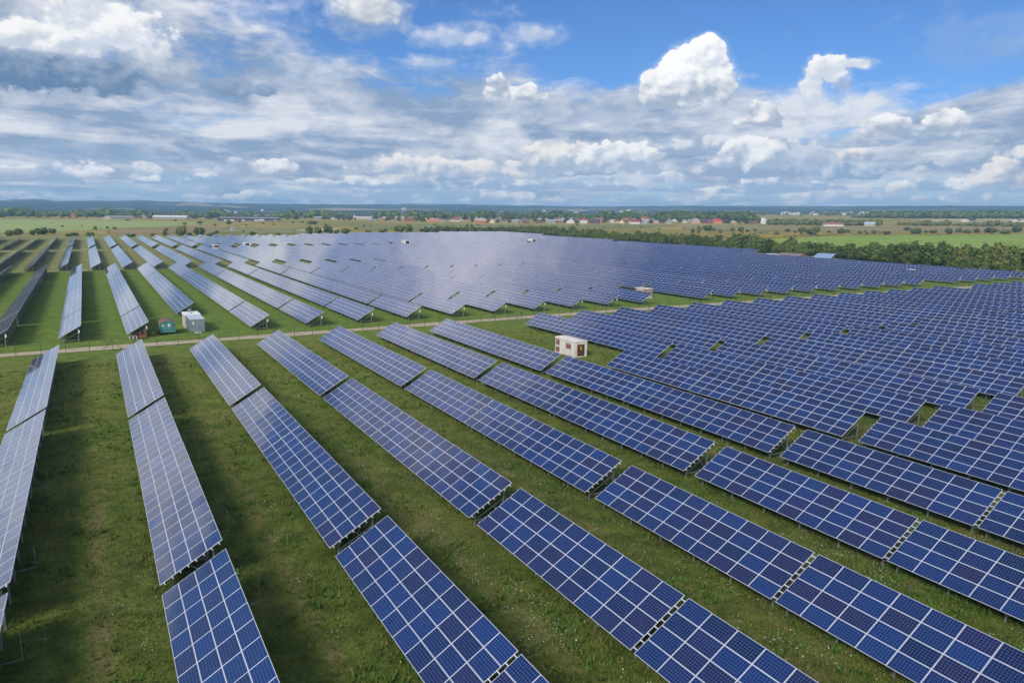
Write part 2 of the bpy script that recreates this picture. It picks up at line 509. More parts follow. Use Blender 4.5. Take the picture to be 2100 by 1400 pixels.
def smooth(a, b, x):
    t = np.clip((x - a) / (b - a), 0, 1)
    return t * t * (3 - 2 * t)


def terrain(x, y):
    x = np.asarray(x, float)
    y = np.asarray(y, float)
    r = np.hypot(x, y)
    az = np.degrees(np.arctan2(x, y))
    rc = np.minimum(r, 3000)
    k = rc / np.maximum(r, 1e-6)
    a = np.clip(az - 8, 0, 67)
    E = 0.00028 * a * np.clip((110 - az) / 20, 0, 1)
    lin = 0.003 * y * k + E * np.maximum(0, rc - 600)
    zs = CAM_H + np.interp(az, [p[0] for p in SIL], [p[1] for p in SIL]) * 7500
    bump = np.interp(az, np.linspace(-180, 180, 1029), np.random.RandomState(3).rand(1029)) * 7.0 - 3.5
    t = smooth(3000, 7500, r)
    return lin + (zs + bump - lin) * t


def gz(x, y):
    return float(terrain(x, y))


def ground_fn(t, b):
    p = t.node('ShaderNodeNewGeometry', 'Position')
    x, y, z = t.xyz(p)
    n1 = t.noise(p, 0.07, 6, 0.62, 0.3)
    n2 = t.noise(p, 0.55, 6, 0.66, 0.4)
    n3 = t.noise(p, 3.5, 5, 0.7)
    n4 = t.noise(t.V('MULTIPLY', p, (1, 0.35, 1)), 9.0, 4, 0.7)
    # close block: olive meadow, foreground shade put into the dark tone
    c = t.mix(t.ss(n2, 0.30, 0.70), (0.049, 0.076, 0.013), (0.121, 0.157, 0.029))
    c = t.mix(t.M('MULTIPLY', t.ss(n1, 0.50, 0.72), 0.55), c, (0.182, 0.167, 0.052))
    c = t.mix(t.M('MULTIPLY', t.ss(n1, 0.46, 0.28), 0.55), c, (0.038, 0.089, 0.014))
    wl = t.M('FRACT', t.M('DIVIDE', t.M('ADD', x, 100.1), 10.2))   # trodden line in the middle of each lane
    c = t.mix(t.M('MULTIPLY', t.M('MULTIPLY', t.ss(wl, 0.62, 0.70), t.ss(wl, 0.80, 0.72)), t.ss(n2, 0.40, 0.62)), c, (0.161, 0.145, 0.052))
    # yellower sward toward hut and track, lightened where the painted foreground shade ends
    k_ = t.mix(t.ss(n2, 0.30, 0.70), (0.090, 0.134, 0.022), (0.192, 0.222, 0.043))
    k_ = t.mix(t.M('MULTIPLY', t.ss(n1, 0.48, 0.70), 0.6), k_, (0.228, 0.210, 0.060))
    c = t.mix(t.ss(t.M('ADD', y, t.M('MULTIPLY', t.M('SUBTRACT', n1, 0.5), 30.0)), 48.0, 105.0), c, k_)
    # mown grass behind the track
    m_ = t.mix(t.ss(n2, 0.30, 0.72), (0.100, 0.165, 0.024), (0.185, 0.250, 0.046))
    m_ = t.mix(t.M('MULTIPLY', t.ss(n1, 0.52, 0.75), 0.5), m_, (0.192, 0.205, 0.058))
    wob = t.M('MULTIPLY', t.M('SUBTRACT', n1, 0.5), 9.0)
    yy = t.M('ADD', y, wob)
    c = t.mix(t.ss(yy, 118.0, 137.0), c, m_)
    # drier grass further out
    d_ = t.mix(t.ss(n2, 0.3, 0.7), (0.160, 0.186, 0.051), (0.294, 0.282, 0.109))
    d_ = t.mix(t.ss(n1, 0.55, 0.7), d_, (0.384, 0.346, 0.166))
    c = t.mix(t.ss(yy, 292.0, 300.0), c, d_)
    # open country
    q = t.V('MULTIPLY', p, (0.0045, 0.006, 0.0))
    f1 = t.noise(q, 1.0, 5, 0.55, 0.6)
    f2 = t.noise(p, 0.035, 5, 0.65)
    o_ = t.mix(t.ss(f1, 0.40, 0.60), (0.265, 0.237, 0.053), (0.388, 0.290, 0.091))
    o_ = t.mix(t.ss(f1, 0.36, 0.26), o_, (0.200, 0.237, 0.048))
    o_ = t.mix(t.M('MULTIPLY', t.ss(f2, 0.45, 0.7), 0.5), o_, (0.150, 0.145, 0.035))
    rad = t.V('LENGTH', t.V('MULTIPLY', p, (1, 1, 0)))
    c = t.mix(t.ss(rad, 640.0, 700.0), c, o_)
    # fine blades
    c = t.mix(t.M('MULTIPLY', t.ss(n3, 0.42, 0.66), 0.5), c, t.mix(1.0, c, (0.50, 0.52, 0.45), 'MULTIPLY'))
    c = t.mix(t.M('MULTIPLY', t.ss(n4, 0.55, 0.75), 0.4), c, t.mix(1.0, c, (1.55, 1.5, 1.4), 'MULTIPLY'))
    # forest and clearings on the rising hills
    g1 = t.noise(t.V('MULTIPLY', p, (0.0011, 0.0011, 0.0)), 1.0, 5, 0.55, 0.5)
    g2 = t.noise(p, 0.012, 6, 0.7)
    h_ = t.mix(t.ss(g2, 0.3, 0.7), (0.018, 0.040, 0.018), (0.045, 0.075, 0.032))
    h_ = t.mix(t.ss(g1, 0.555, 0.58), h_, t.mix(t.ss(g2, 0.3, 0.7), (0.13, 0.14, 0.06), (0.25, 0.22, 0.13)))
    c = t.mix(t.ss(t.M('ADD', rad, t.M('MULTIPLY', g1, 900.0)), 3300.0, 3600.0), c, h_)
    t.put(b.inputs['Base Color'], c)
    bp = t.n.new('ShaderNodeBump')
    bp.inputs['Strength'].default_value = 0.75
    bp.inputs['Distance'].default_value = 0.30
    t.put(bp.inputs['Height'], t.M('ADD', t.M('MULTIPLY', n2, 0.9), t.M('ADD', t.M('MULTIPLY', n3, 0.7), t.M('MULTIPLY', n4, 0.3))))
    t.l.new(bp.outputs[0], b.inputs['Normal'])


M['ground'] = mat('meadow', (0.06, 0.08, 0.02), 0.95, 0, 0.1, ground_fn)

radii = np.concatenate([np.arange(0, 600, 40), np.arange(600, 3000, 60), np.arange(3000, 7501, 225), [8000, 8500, 9000]])
azs = np.radians(np.concatenate([np.arange(-12, 74, 0.5), np.arange(74, 348, 4)]))
gx = radii[1:, None] * np.sin(azs)[None]
gy = radii[1:, None] * np.cos(azs)[None]
gV = np.concatenate([[[0, 0, 0]], np.stack([gx, gy, terrain(gx, gy)], -1).reshape(-1, 3)])
na = len(azs)
nr = len(radii) - 1
gF = []
for i in range(nr - 1):
    for j in range(na):
        a = 1 + i * na + j
        b_ = 1 + i * na + (j + 1) % na
        gF.append((a, a + na, b_ + na, b_))
gmesh = np_mesh('ground', gV, gF, M['ground'])
bm = bmesh.new()
bm.from_mesh(gmesh)
bm.verts.ensure_lookup_table()
for j in range(na):
    bm.faces.new((bm.verts[0], bm.verts[1 + j], bm.verts[1 + (j + 1) % na]))
bmesh.ops.recalc_face_normals(bm, faces=bm.faces)
bm.to_mesh(gmesh)
bm.free()
if gmesh.polygons[0].normal.z < 0:
    gmesh.flip_normals()
for p in gmesh.polygons:
    p.use_smooth = True
tag(put('ground', gmesh), kind='structure')


# ------------------------------------------------------------------ field sheets draped over the plain
def field_mat(c1, c2, sc_=0.05, st=(1, 1, 1), c3=None):
    def fn(t, b):
        p = t.node('ShaderNodeNewGeometry', 'Position')
        n = t.noise(t.V('MULTIPLY', p, st), sc_, 6, 0.62, 0.3)
        n2 = t.noise(p, 0.4, 4, 0.7)
        c = t.mix(t.ss(n, 0.33, 0.67), c1, c2)
        if c3:
            c = t.mix(t.ss(t.noise(t.V('ADD', p, (50, 9, 0)), sc_ * 1.3, 6, 0.7), 0.46, 0.58), c, c3)
        c = t.mix(t.M('MULTIPLY', n2, 0.5), c, t.mix(1.0, c, (0.7, 0.72, 0.65), 'MULTIPLY'))
        t.put(b.inputs['Base Color'], c)
    return mat('field', c1, 0.95, 0, 0.1, fn)


def inside(poly, x, y):
    r = False
    n = len(poly)
    for i in range(n):
        x1, y1 = poly[i]
        x2, y2 = poly[(i + 1) % n]
        if (y1 > y) != (y2 > y) and x < (x2 - x1) * (y - y1) / (y2 - y1) + x1:
            r = not r
    return r


def sheet(name, poly, mt, lift=0.25, step=45.0):
    bm = bmesh.new()
    f = bm.faces.new([bm.verts.new((x, y, 0)) for x, y in poly])
    xs = [p[0] for p in poly]
    ys = [p[1] for p in poly]
    for lo, hi, ax in ((min(xs), max(xs), 0), (min(ys), max(ys), 1)):
        q = math.ceil(lo / step) * step
        while q < hi:
            co = (q, 0, 0) if ax == 0 else (0, q, 0)
            no = (1, 0, 0) if ax == 0 else (0, 1, 0)
            bmesh.ops.bisect_plane(bm, geom=bm.verts[:] + bm.edges[:] + bm.faces[:], plane_co=co, plane_no=no)
            q += step
    bmesh.ops.triangulate(bm, faces=bm.faces)
    for v in bm.verts:
        v.co.z = gz(v.co.x, v.co.y) + lift
    bmesh.ops.recalc_face_normals(bm, faces=bm.faces)
    me = bpy.data.meshes.new(name)
    bm.to_mesh(me)
    bm.free()
    if me.polygons[0].normal.z < 0:
        me.flip_normals()
    me.materials.append(mt)
    return tag(put(name, me), kind='structure')


sheet('pale_field', [(-123.6, 1435.7), (13.2, 1467.9), (147.0, 1271.5), (160.1, 1157.0), (73.8, 966.2), (-13.2, 787.9), (-64.1, 733.2), (-140, 760)], field_mat((0.275, 0.342, 0.100), (0.359, 0.400, 0.141), 0.02))
sheet('brown_field', [(12.6, 802.9), (87.9, 1006.2), (174.3, 937.9), (162.6, 773.1), (71.9, 695.3), (19.7, 700.7)], field_mat((0.250, 0.192, 0.083), (0.316, 0.250, 0.125), 0.02))
sheet('strip_field', [(113.3, 856.5), (248.7, 949.0), (245.1, 775.2), (160.8, 682.3), (99.2, 720.2)], field_mat((0.175, 0.217, 0.067), (0.292, 0.259, 0.100), 0.03, (0.6, 1.6, 1)), 0.35)
sheet('meadow', [(338.8, 1119.9), (607.0, 979.1), (804.8, 875.2), (605.8, 739.6), (431.9, 812.3), (266.2, 789.3)], field_mat((0.208, 0.217, 0.063), (0.283, 0.250, 0.100), 0.015, (1, 1, 1), (0.167, 0.208, 0.059)))
sheet('green_field', [(490.5, 447.5), (654.8, 488.6), (878.6, 413.4), (920, 395), (800, 150), (440, 120), (400, 200), (415, 330), (461.4, 400)], field_mat((0.217, 0.316, 0.047), (0.275, 0.367, 0.075), 0.02))
sheet('flower_field', [(550.1, 680.4), (670.6, 635.6), (740.4, 552.8), (833.4, 523.2), (979.7, 435.2), (907.6, 402.9), (660.4, 492.8), (514.9, 487.4), (480, 560)], field_mat((0.192, 0.175, 0.049), (0.250, 0.200, 0.075), 0.04, (1, 1, 1), (0.434, 0.308, 0.026)), 0.35)
sheet('stubble_field', [(823.2, 884.1), (952.3, 711.9), (1203.2, 535.5), (1016.2, 451.6), (769.2, 574.5), (668.1, 717.0)], field_mat((0.267, 0.217, 0.100), (0.333, 0.267, 0.141), 0.02, (1, 1, 1), (0.241, 0.225, 0.083)), 0.30)
sheet('straw_field', [(1692.3, 1029.8), (1941.4, 866.4), (1603.8, 715.1), (1400.4, 832.2)], field_mat((0.367, 0.316, 0.151), (0.467, 0.400, 0.200), 0.02))
sheet('cream_strip', [(189.9, 794.6), (249.1, 843.0), (245.7, 812.7), (190.9, 767.6)], field_mat((0.550, 0.500, 0.267), (0.634, 0.583, 0.333), 0.03), 0.5)


M['clear'] = field_mat((0.30, 0.25, 0.15), (0.40, 0.33, 0.21), 0.01)
for pl_ in ([(463, 4880), (583, 5758), (693, 6069), (756, 5768), (710, 5068), (624, 4874), (582, 5109), (490, 4853)], [(728, 5008), (806, 5367), (862, 5100), (847, 4652), (756, 4643)],
            [(1043, 4285), (1418, 4677), (1499, 4345), (1585, 3925), (1180, 3893)], [(2451, 3182), (2734, 3457), (2699, 3175), (2180, 2631)], [(2497, 3697), (2745, 3923), (2555, 3502), (2179, 3136)]):
    sheet('hill_field', pl_, M['clear'], 5.0, 110.0)

# ------------------------------------------------------------------ dirt track
def track_fn(t, b):
    p = t.node('ShaderNodeNewGeometry', 'Position')
    n = t.noise(p, 0.8, 6, 0.7)
    n2 = t.noise(p, 6.0, 4, 0.7)
    c = t.mix(t.ss(n, 0.3, 0.7), (0.40, 0.32, 0.22), (0.58, 0.48, 0.35))
    u, v, _ = t.xyz(t.node('ShaderNodeUVMap', 0))
    mid = t.M('ABSOLUTE', t.M('SUBTRACT', v, 0.5))
    grass = t.M('ADD', t.ss(t.M('ADD', mid, t.M('MULTIPLY', n, 0.26)), 0.54, 0.66), t.M('MULTIPLY', t.ss(mid, 0.09, 0.02), t.ss(n, 0.42, 0.6)), clamp=True)
    c = t.mix(grass, c, (0.055, 0.075, 0.018))
    t.put(b.inputs['Base Color'], t.mix(t.M('MULTIPLY', n2, 0.4), c, t.mix(1.0, c, (0.65, 0.63, 0.6), 'MULTIPLY')))


M['track'] = mat('track_dirt', (0.3, 0.25, 0.17), 0.95, 0, 0.1, track_fn)
tr = MB()
prev = None
for i, x in enumerate(np.arange(-60, 420, 4.0)):
    yc = 131.9 + 1.35 * smooth(20, 75, x) + 0.35 * math.sin(x * 0.07) + (-1.2 * smooth(150, 260, x))
    wd = 1.75 + 0.3 * math.sin(x * 0.23 + 1)
    cur = [(x, yc + wd * (k - 2) / 2, gz(x, yc) + 0.012) for k in range(5)]
    if prev:
        for k in range(4):
            tr.poly([prev[k], cur[k], cur[k + 1], prev[k + 1]], 0, [(i - 1, k / 4), (i, k / 4), (i, k / 4 + .25), (i - 1, k / 4 + .25)])
    prev = cur
tag(tr.build('dirt_track', M['track']), kind='structure')

# ------------------------------------------------------------------ solar tables
TILT = R(30.35)
CT_, ST_ = math.cos(TILT), math.sin(TILT)
PA, PB, H0 = 1.655, 1.01, 0.75


def slope(s, n=0.0):
    """point on the table plane, s metres up the slope, n metres above it"""
    return Vector((s * CT_ - n * ST_, 0, H0 + s * ST_ + n * CT_))


# one module, pivot at the centre of its back
mb = MB()
hx, hy = PB / 2 - 0.004, PA / 2 - 0.006
fw = 0.021
mb.poly([(-hx + fw, -hy + fw, 0.038), (hx - fw, -hy + fw, 0.038), (hx - fw, hy - fw, 0.038), (-hx + fw, hy - fw, 0.038)], 0,
        [(fw / PA, fw / PB), (fw / PA, 1 - fw / PB), (1 - fw / PA, 1 - fw / PB), (1 - fw / PA, fw / PB)])
for (a, b_, c, d) in ((-hx, -hx + fw, -hy, hy), (hx - fw, hx, -hy, hy), (-hx + fw, hx - fw, -hy, -hy + fw), (-hx + fw, hx - fw, hy - fw, hy)):
    mb.box(a, b_, c, d, 0.0, 0.041, 1)
mb.poly([(-hx + fw, -hy + fw, 0.006), (-hx + fw, hy - fw, 0.006), (hx - fw, hy - fw, 0.006), (hx - fw, -hy + fw, 0.006)], 2)
ME_MODULE = mb.mesh('solar_module', [M['pv1'], M['alu'], M['backsheet']])


def panel_mesh(n, seg=0):
    """the whole module surface of a table of n columns as one slab"""
    L = n * PA
    g = MB()
    p = lambda s, y, k: tuple(slope(s, k) + Vector((0, y, 0)))
    S = 4 * PB
    y0, y1 = -L / 2, L / 2
    g.poly([p(0, y0, .10), p(S, y0, .10), p(S, y1, .10), p(0, y1, .10)], 0, [(0, 0), (0, 4), (n, 4), (n, 0)])
    g.poly([p(0, y0, .055), p(0, y1, .055), p(S, y1, .055), p(S, y0, .055)], 2)
    g.poly([p(0, y0, .055), p(0, y0, .10), p(0, y1, .10), p(0, y1, .055)], 1)
    g.poly([p(S, y0, .055), p(S, y1, .055), p(S, y1, .10), p(S, y0, .10)], 1)
    g.poly([p(0, y0, .055), p(S, y0, .055), p(S, y0, .10), p(0, y0, .10)], 1)
    g.poly([p(0, y1, .055), p(0, y1, .10), p(S, y1, .10), p(S, y1, .055)], 1)
    return g


def frame_stations(n):
    L = n * PA
    k = max(2, round(L / 3.3) + 1)
    return [-L / 2 + 0.35 + (L - 0.7) * i / (k - 1) for i in range(k)]


XF, XR = 0.62, 2.95


def bits():
    """shared meshes of the carrying frame"""
    d = {}
    zf = H0 + (XF / CT_) * ST_ - 0.14
    zr = H0 + (XR / CT_) * ST_ - 0.14
    g = MB(); g.box(XF - .05, XF + .05, -.05, .05, -0.1, zf); d['front'] = g.mesh('post', M['steel'])
    g = MB(); g.box(XR - .055, XR + .055, -.05, .05, -0.1, zr); d['rear'] = g.mesh('post', M['steel'])
    g = MB(); g.bar(slope(0.2, -0.06), slope(3.85, -0.06), .05, 0, .10); d['rafter'] = g.mesh('rafter', M['steel'])
    g = MB(); g.bar((XF, 0.06, 0.35), (XR, 0.06, zr - 0.75), .05); g.bar((XR, -0.06, 0.45), slope(1.8, -0.08) + Vector((0, -0.06, 0)), .05); d['brace'] = g.mesh('brace', M['steel'])
    g = MB(); g.bar((XF, -0.06, 0.38), (XR, -0.06, 0.42), .06); d['beam'] = g.mesh('cross_beam', M['steel'])
    g = MB(); g.bar((XR, 0, 1.75), (XR + 1.35, 0, 1.80), .022); g.bar((XR + 1.35, 0, 1.72), (XR + 1.35, 0, 3.1), .012); d['rod'] = g.mesh('lightning_rod', M['steel'])
    g = MB(); g.box(XR + .06, XR + .22, -.16, .16, 1.55, 1.98); g.box(XR + .06, XR + .25, -.18, .18, 1.98, 2.01); d['box'] = g.mesh('combiner_box', M['white_box'])
    g = MB()
    g.box(XF - .05, XF + .05, -.05, .05, -0.1, zf + .12); g.box(XR - .055, XR + .055, -.05, .05, -0.1, zr + .12)
    g.bar((XF, 0.0, 0.35), (XR, 0.0, zr - 0.75), .05); g.bar(slope(0.2, 0.0), slope(3.85, 0.0), .05, 0, .09); g.bar((XF, -0.02, 0.38), (XR, -0.02, 0.42), .06)
    d['trestle'] = g.mesh('support_trestle', M['steel'])
    return d


BITS = bits()
_pc = {}


def purlin_mesh(n):
    if ('pu', n) not in _pc:
        g = MB()
        g.box(-.025, .025, -n * PA / 2 - .13, n * PA / 2 + .13, -.045, .045)
        _pc[('pu', n)] = g.mesh('purlin', M['alu'])
    return _pc[('pu', n)]


def surf_mesh(n):
    if ('s', n) not in _pc:
        _pc[('s', n)] = panel_mesh(n).mesh('panel_surface', [M['pv'], M['alu'], M['backsheet']])
    return _pc[('s', n)]


def xn(k, y):
    """low edge of row k in the near block"""
    a = 2.05 + 9.973 * k + 0.01507 * k * k
    b_ = 2.0 + 9.816 * k + 0.0633 * k * k if k <= 12 else a + (2.0 + 9.816 * 12 + 0.0633 * 144 - (2.05 + 9.973 * 12 + 0.01507 * 144))
    if k < 0:
        b_ = a = 1.85 + 10.3 * k
    t = (120.0 - y) / 77.0
    return a + (b_ - a) * t


def xf(k, y):
    return 4.2 + 10.12 * k + 0.0135 * k * k - 0.0045 * (y - 139)


def xg(k, y):
    return -0.85 + 10.03 * k + 0.0135 * k * k - 0.004 * (y - 297)


def in_view(pts):
    for p in pts:
        d = Vector(p) - Vector((0, 0, CAM_H))
        zc_ = d.dot(cf)
        if zc_ > 1 and abs(d.dot(cr) / zc_) < 0.74 and -0.50 < d.dot(cu) / zc_ < 0.6:
            return True
    return False


ORD = ['first', 'second', 'third', 'fourth', 'fifth', 'sixth', 'seventh', 'eighth', 'ninth', 'tenth', 'eleventh', 'twelfth', 'thirteenth', 'fourteenth', 'fifteenth', 'sixteenth', 'seventeenth', 'eighteenth', 'nineteenth', 'twentieth', 'twenty-first', 'twenty-second', 'twenty-third', 'twenty-fourth', 'twenty-fifth', 'twenty-sixth', 'twenty-seventh', 'twenty-eighth', 'twenty-ninth', 'thirtieth']
tables = []      # (distance, block, row, index, n, y_far, y_near, x_far, x_near)


def add_table(block, k, idx, n, yf, yn, fx):
    xa, xb = fx(k, yf), fx(k, yn)
    ym = (yf + yn) / 2
    z = 0.003 * ym
    if not in_view([(xa + s, y_, z + h_) for s in (0, 3.5) for y_ in (yf, ym, yn) for h_ in (0.75, 2.8)] + [((xa * (1 - q) + xb * q) + 1.7, yf * (1 - q) + yn * q, z + 1.7) for q in (.1, .2, .3, .4, .6, .7, .8, .9)]):
        return
    xm = (xa + xb) / 2
    tables.append((math.hypot(xm, ym), block, k, idx, n, yf, yn, xa, xb))


for k in range(-2, 27):
    rows = [(0, 23, 120.7, 83.0), (1, 10, 81.6, 65.2), (2, 13, 65.05, 43.7), (3, 10, 42.4, 25.6), (4, 10, 25.3, 8.6)]
    for idx, n, yf, yn in rows:
        if k == 6 and idx == 0:
            continue
        if k == 21 and idx == 0:
            n, yf = 14, 106.2
        if k >= 6 and idx == 3:
            yf, yn = 41.9, 25.1
        add_table('near', k, idx, n, yf, yn, xn)
for k in range(-4, 30):
    for idx, n, yf, yn in [(0, 14, 162.2, 139.1), (1, 26, 206.9, 163.4), (2, 26, 250.8, 207.3), (3, 25, 293.3, 252.2)]:
        if idx == 0 and k in (1, 12, 23):
            continue
        if xf(k, yn) > 304:
            continue
        add_table('far', k, idx, n, yf, yn, xf)
for k in range(-6, 36):
    for idx, n, yf, yn in [(0, 26, 340.8, 297.5), (1, 26, 384.6, 341.2), (2, 26, 428.2, 385.0)]:
        if xg(k, yn) <= 334:
            add_table('outer', k, idx, n, yf, yn, xg)
for k in range(-7, 38):
    for idx, n, yf, yn in [(0, 26, 490.3, 447.0), (1, 26, 534.0, 490.7), (2, 26, 577.6, 534.4)]:
        if xg(k, yn) <= 350:
            add_table('back', k, idx, n, yf, yn, xg)
    x_ = xg(k, 600)
    if x_ < 60:
        add_table('edge', k, 0, 5, 594.3, 586.0, xg)
    elif x_ < 145:
        add_table('edge', k, 0, 9, 600.0, 585.0, xg)
    elif x_ < 372:
        add_table('edge', k, 0, 26, 626.3, 583.0, xg)
        if x_ > 200:
            add_table('edge', k, 1, 14, 650.0, 626.8, xg)
        if x_ > 290:
            add_table('edge', k, 2, 13, 672.0, 650.4, xg)
tables.sort()
print('tables', len(tables))


def table_label(block, k, idx):
    tone = 'pale silvery' if (block != 'near' and k < 6) else ('violet blue' if block != 'near' and k < 12 else 'deep blue')
    if block == 'near':
        where = '%s this side of dirt track' % ORD[idx]
        row = '%s row from left' % ORD[k + 1] if k <= 5 else '%s row beyond the white hut' % ORD[k - 6]
    elif block == 'far':
        where = '%s past the dirt track' % ORD[idx]
        row = '%s row from left' % ORD[k + 4] if k <= 11 else '%s row right of brick hut' % ORD[k - 12]
    elif block == 'outer':
        where = '%s past the inner fence' % ORD[idx]
        row = '%s row from left' % ORD[k + 6] if k + 6 < 30 else '%s row from the hedge' % ORD[35 - k]
    else:
        where = '%s in the %s block' % (ORD[idx], block)
        row = '%s row from left' % ORD[min(29, k + 7)]
    return '%s solar table, %s, %s' % (tone, where, row)


N_THINGS = 296
rj = random.Random(11)
stuff = MB()
n_mod = 0
for ti, (dist, block, k, idx, n, yf, yn, xa, xb) in enumerate(tables):
    ym = (yf + yn) / 2
    L = n * PA
    sy = (yf - yn) / L
    rz = -math.atan2(xa - xb, yf - yn)
    tj = rj.gauss(0, 0.20)
    yj = rj.gauss(0, 0.20)
    if ti >= N_THINGS:
        # the far remainder as one mass
        o = Vector(((xa + xb) / 2, ym, 0.003 * ym))
        g = panel_mesh(n)
        Mx = Matrix.Translation(o) @ Matrix.Rotation(rz, 4, 'Z') @ Matrix.Rotation(R(tj), 4, 'Y') @ Matrix.Diagonal((1, sy, 1, 1))
        for f, mi_, uv_ in zip(g.f, g.mi, g.uv):
            stuff.poly([Mx @ Vector(g.v[i]) for i in f], mi_, [(a_ + 40 * (ti % 97), b_ + 8 * (ti % 53)) for a_, b_ in uv_])
        zr = H0 + (XR / CT_) * ST_ - 0.02
        for y in frame_stations(n)[::2]:
            p0 = Mx @ Vector((XR, y, -.2))
            stuff.box(p0.x - .06, p0.x + .06, p0.y - .06, p0.y + .06, p0.z, p0.z + zr, 3)
            p0 = Mx @ Vector((XF, y, -.2))
            stuff.box(p0.x - .06, p0.x + .06, p0.y - .06, p0.y + .06, p0.z, p0.z + 1.1, 3)
        continue
    t = empty('solar_table', ((xa + xb) / 2, ym, 0.003 * ym), (0.003, R(tj), rz))
    tag(t, table_label(block, k, idx), 'solar table', 'solar tables of the park')
    near = block == 'near' and ((idx >= 2 and dist < 82) or (idx == 1 and k <= 4))
    t.scale = (1, sy, 1)
    if near:
        for i in range(n):
            for j in range(4):
                p = slope((j + .5) * PB, 0.06)
                put('solar_module', ME_MODULE, t, (p.x, -L / 2 + (i + .5) * PA, p.z), (R(rj.gauss(0, .16)), -TILT + R(rj.gauss(0, .16)), 0))
        for j in range(4):
            for q in (.25, .75):
                p = slope((j + q) * PB, 0.01)
                put('purlin', purlin_mesh(n), t, tuple(p), (0, -TILT, 0))
        for y in frame_stations(n):
            put('post', BITS['front'], t, (0, y, 0))
            put('post', BITS['rear'], t, (0, y, 0))
            for nm, key in (('rafter', 'rafter'), ('brace', 'brace'), ('cross_beam', 'beam')):
                put(nm, BITS[key], t, (0, y, 0))
        n_mod += n * 4
    else:
        put('panel_surface', surf_mesh(n), t)
        for y in frame_stations(n):
            put('support_trestle', BITS['trestle'], t, (0, y, 0))
    if block == 'near' and k <= 5:
        for q in ([-0.33, 0.33] if n > 12 else [0.2]):
            put('lightning_rod', BITS['rod'], t, (0, q * L, 0))
    if block == 'far' and idx == 0:
        put('combiner_box', BITS['box'], t, (0, -L / 2 + 0.35, 0))
    if block == 'near' and idx == 1 and k in (7, 10, 11):
        put('combiner_box', BITS['box'], t, (0, L / 2 - 0.4, 0))
if stuff.f:
    tag(stuff.build('distant_solar_tables', [M['pv'], M['alu'], M['backsheet'], M['steel']]), 'distant rows of pale solar tables merging at the far end of the park', 'solar tables', kind='stuff')
print('modules', n_mod)
#@@PART3
# ------------------------------------------------------------------ small buildings and yard things
M['concrete'] = weathered((0.52, 0.50, 0.46), (0.66, 0.63, 0.58), 1.6, 0.85, 0, 0.2, True)
M['roofcoat'] = weathered((0.60, 0.54, 0.48), (0.74, 0.68, 0.62), 1.2, 0.8, 0, 0.3)
M['brownmetal'] = weathered((0.17, 0.085, 0.065), (0.24, 0.125, 0.10), 4, 0.55)
M['darkbrown'] = weathered((0.060, 0.032, 0.024), (0.085, 0.045, 0.034), 4, 0.5)
M['yellow'] = mat('yellow_paint', (0.75, 0.55, 0.03), 0.5)
M['black'] = mat('black_paint', (0.02, 0.02, 0.02), 0.5)
M['white'] = weathered((0.66, 0.66, 0.64), (0.80, 0.80, 0.78), 1.5, 0.6)
M['cont'] = weathered((0.13, 0.185, 0.21), (0.20, 0.26, 0.29), 1.5, 0.5, 0.1, 0.4, True)
M['controof'] = weathered((0.42, 0.48, 0.55), (0.58, 0.62, 0.68), 1.5, 0.45, 0.2)
M['beige'] = weathered((0.46, 0.40, 0.34), (0.60, 0.54, 0.48), 1.5, 0.7)
M['teal'] = weathered((0.035, 0.15, 0.14), (0.07, 0.23, 0.21), 2.2, 0.6, 0, 0.4, True)
M['tealtrim'] = weathered((0.14, 0.30, 0.28), (0.22, 0.40, 0.36), 3, 0.6)
M['rust'] = weathered((0.13, 0.065, 0.045), (0.24, 0.15, 0.11), 1.6, 0.85)
M['redpaint'] = weathered((0.17, 0.055, 0.035), (0.25, 0.09, 0.055), 3, 0.5)
M['rubber'] = mat('rubber', (0.015, 0.015, 0.016), 0.8)
M['glass'] = mat('window_glass', (0.02, 0.025, 0.03), 0.08)
M['wood'] = weathered((0.20, 0.15, 0.10), (0.32, 0.25, 0.17), 4, 0.85)
M['brick'] = weathered((0.26, 0.115, 0.075), (0.36, 0.17, 0.115), 8, 0.9)
M['greywood'] = weathered((0.23, 0.20, 0.17), (0.34, 0.30, 0.25), 5, 0.85, 0, 0.2, True)


def part(name, parent, mt, *boxes, loc=(0, 0, 0)):
    g = MB()
    for b_ in boxes:
        g.box(*b_)
    return g.build(name, mt, parent, loc)


def louvre(name, parent, mt, x, y0, y1, z0, z1):
    """a slatted vent on a wall facing -x"""
    g = MB()
    g.box(x - .05, x, y0, y1, z0, z0 + .06)
    g.box(x - .05, x, y0, y1, z1 - .06, z1)
    g.box(x - .05, x, y0, y0 + .06, z0 + .06, z1 - .06)
    g.box(x - .05, x, y1 - .06, y1, z0 + .06, z1 - .06)
    k = int((z1 - z0 - .12) / .085)
    for i in range(k):
        z = z0 + .06 + i * .085
        g.poly([(x - .045, y0 + .06, z), (x - .045, y1 - .06, z), (x - .01, y1 - .06, z + .085), (x - .01, y0 + .06, z + .085)])
    return g.build(name, mt, parent)


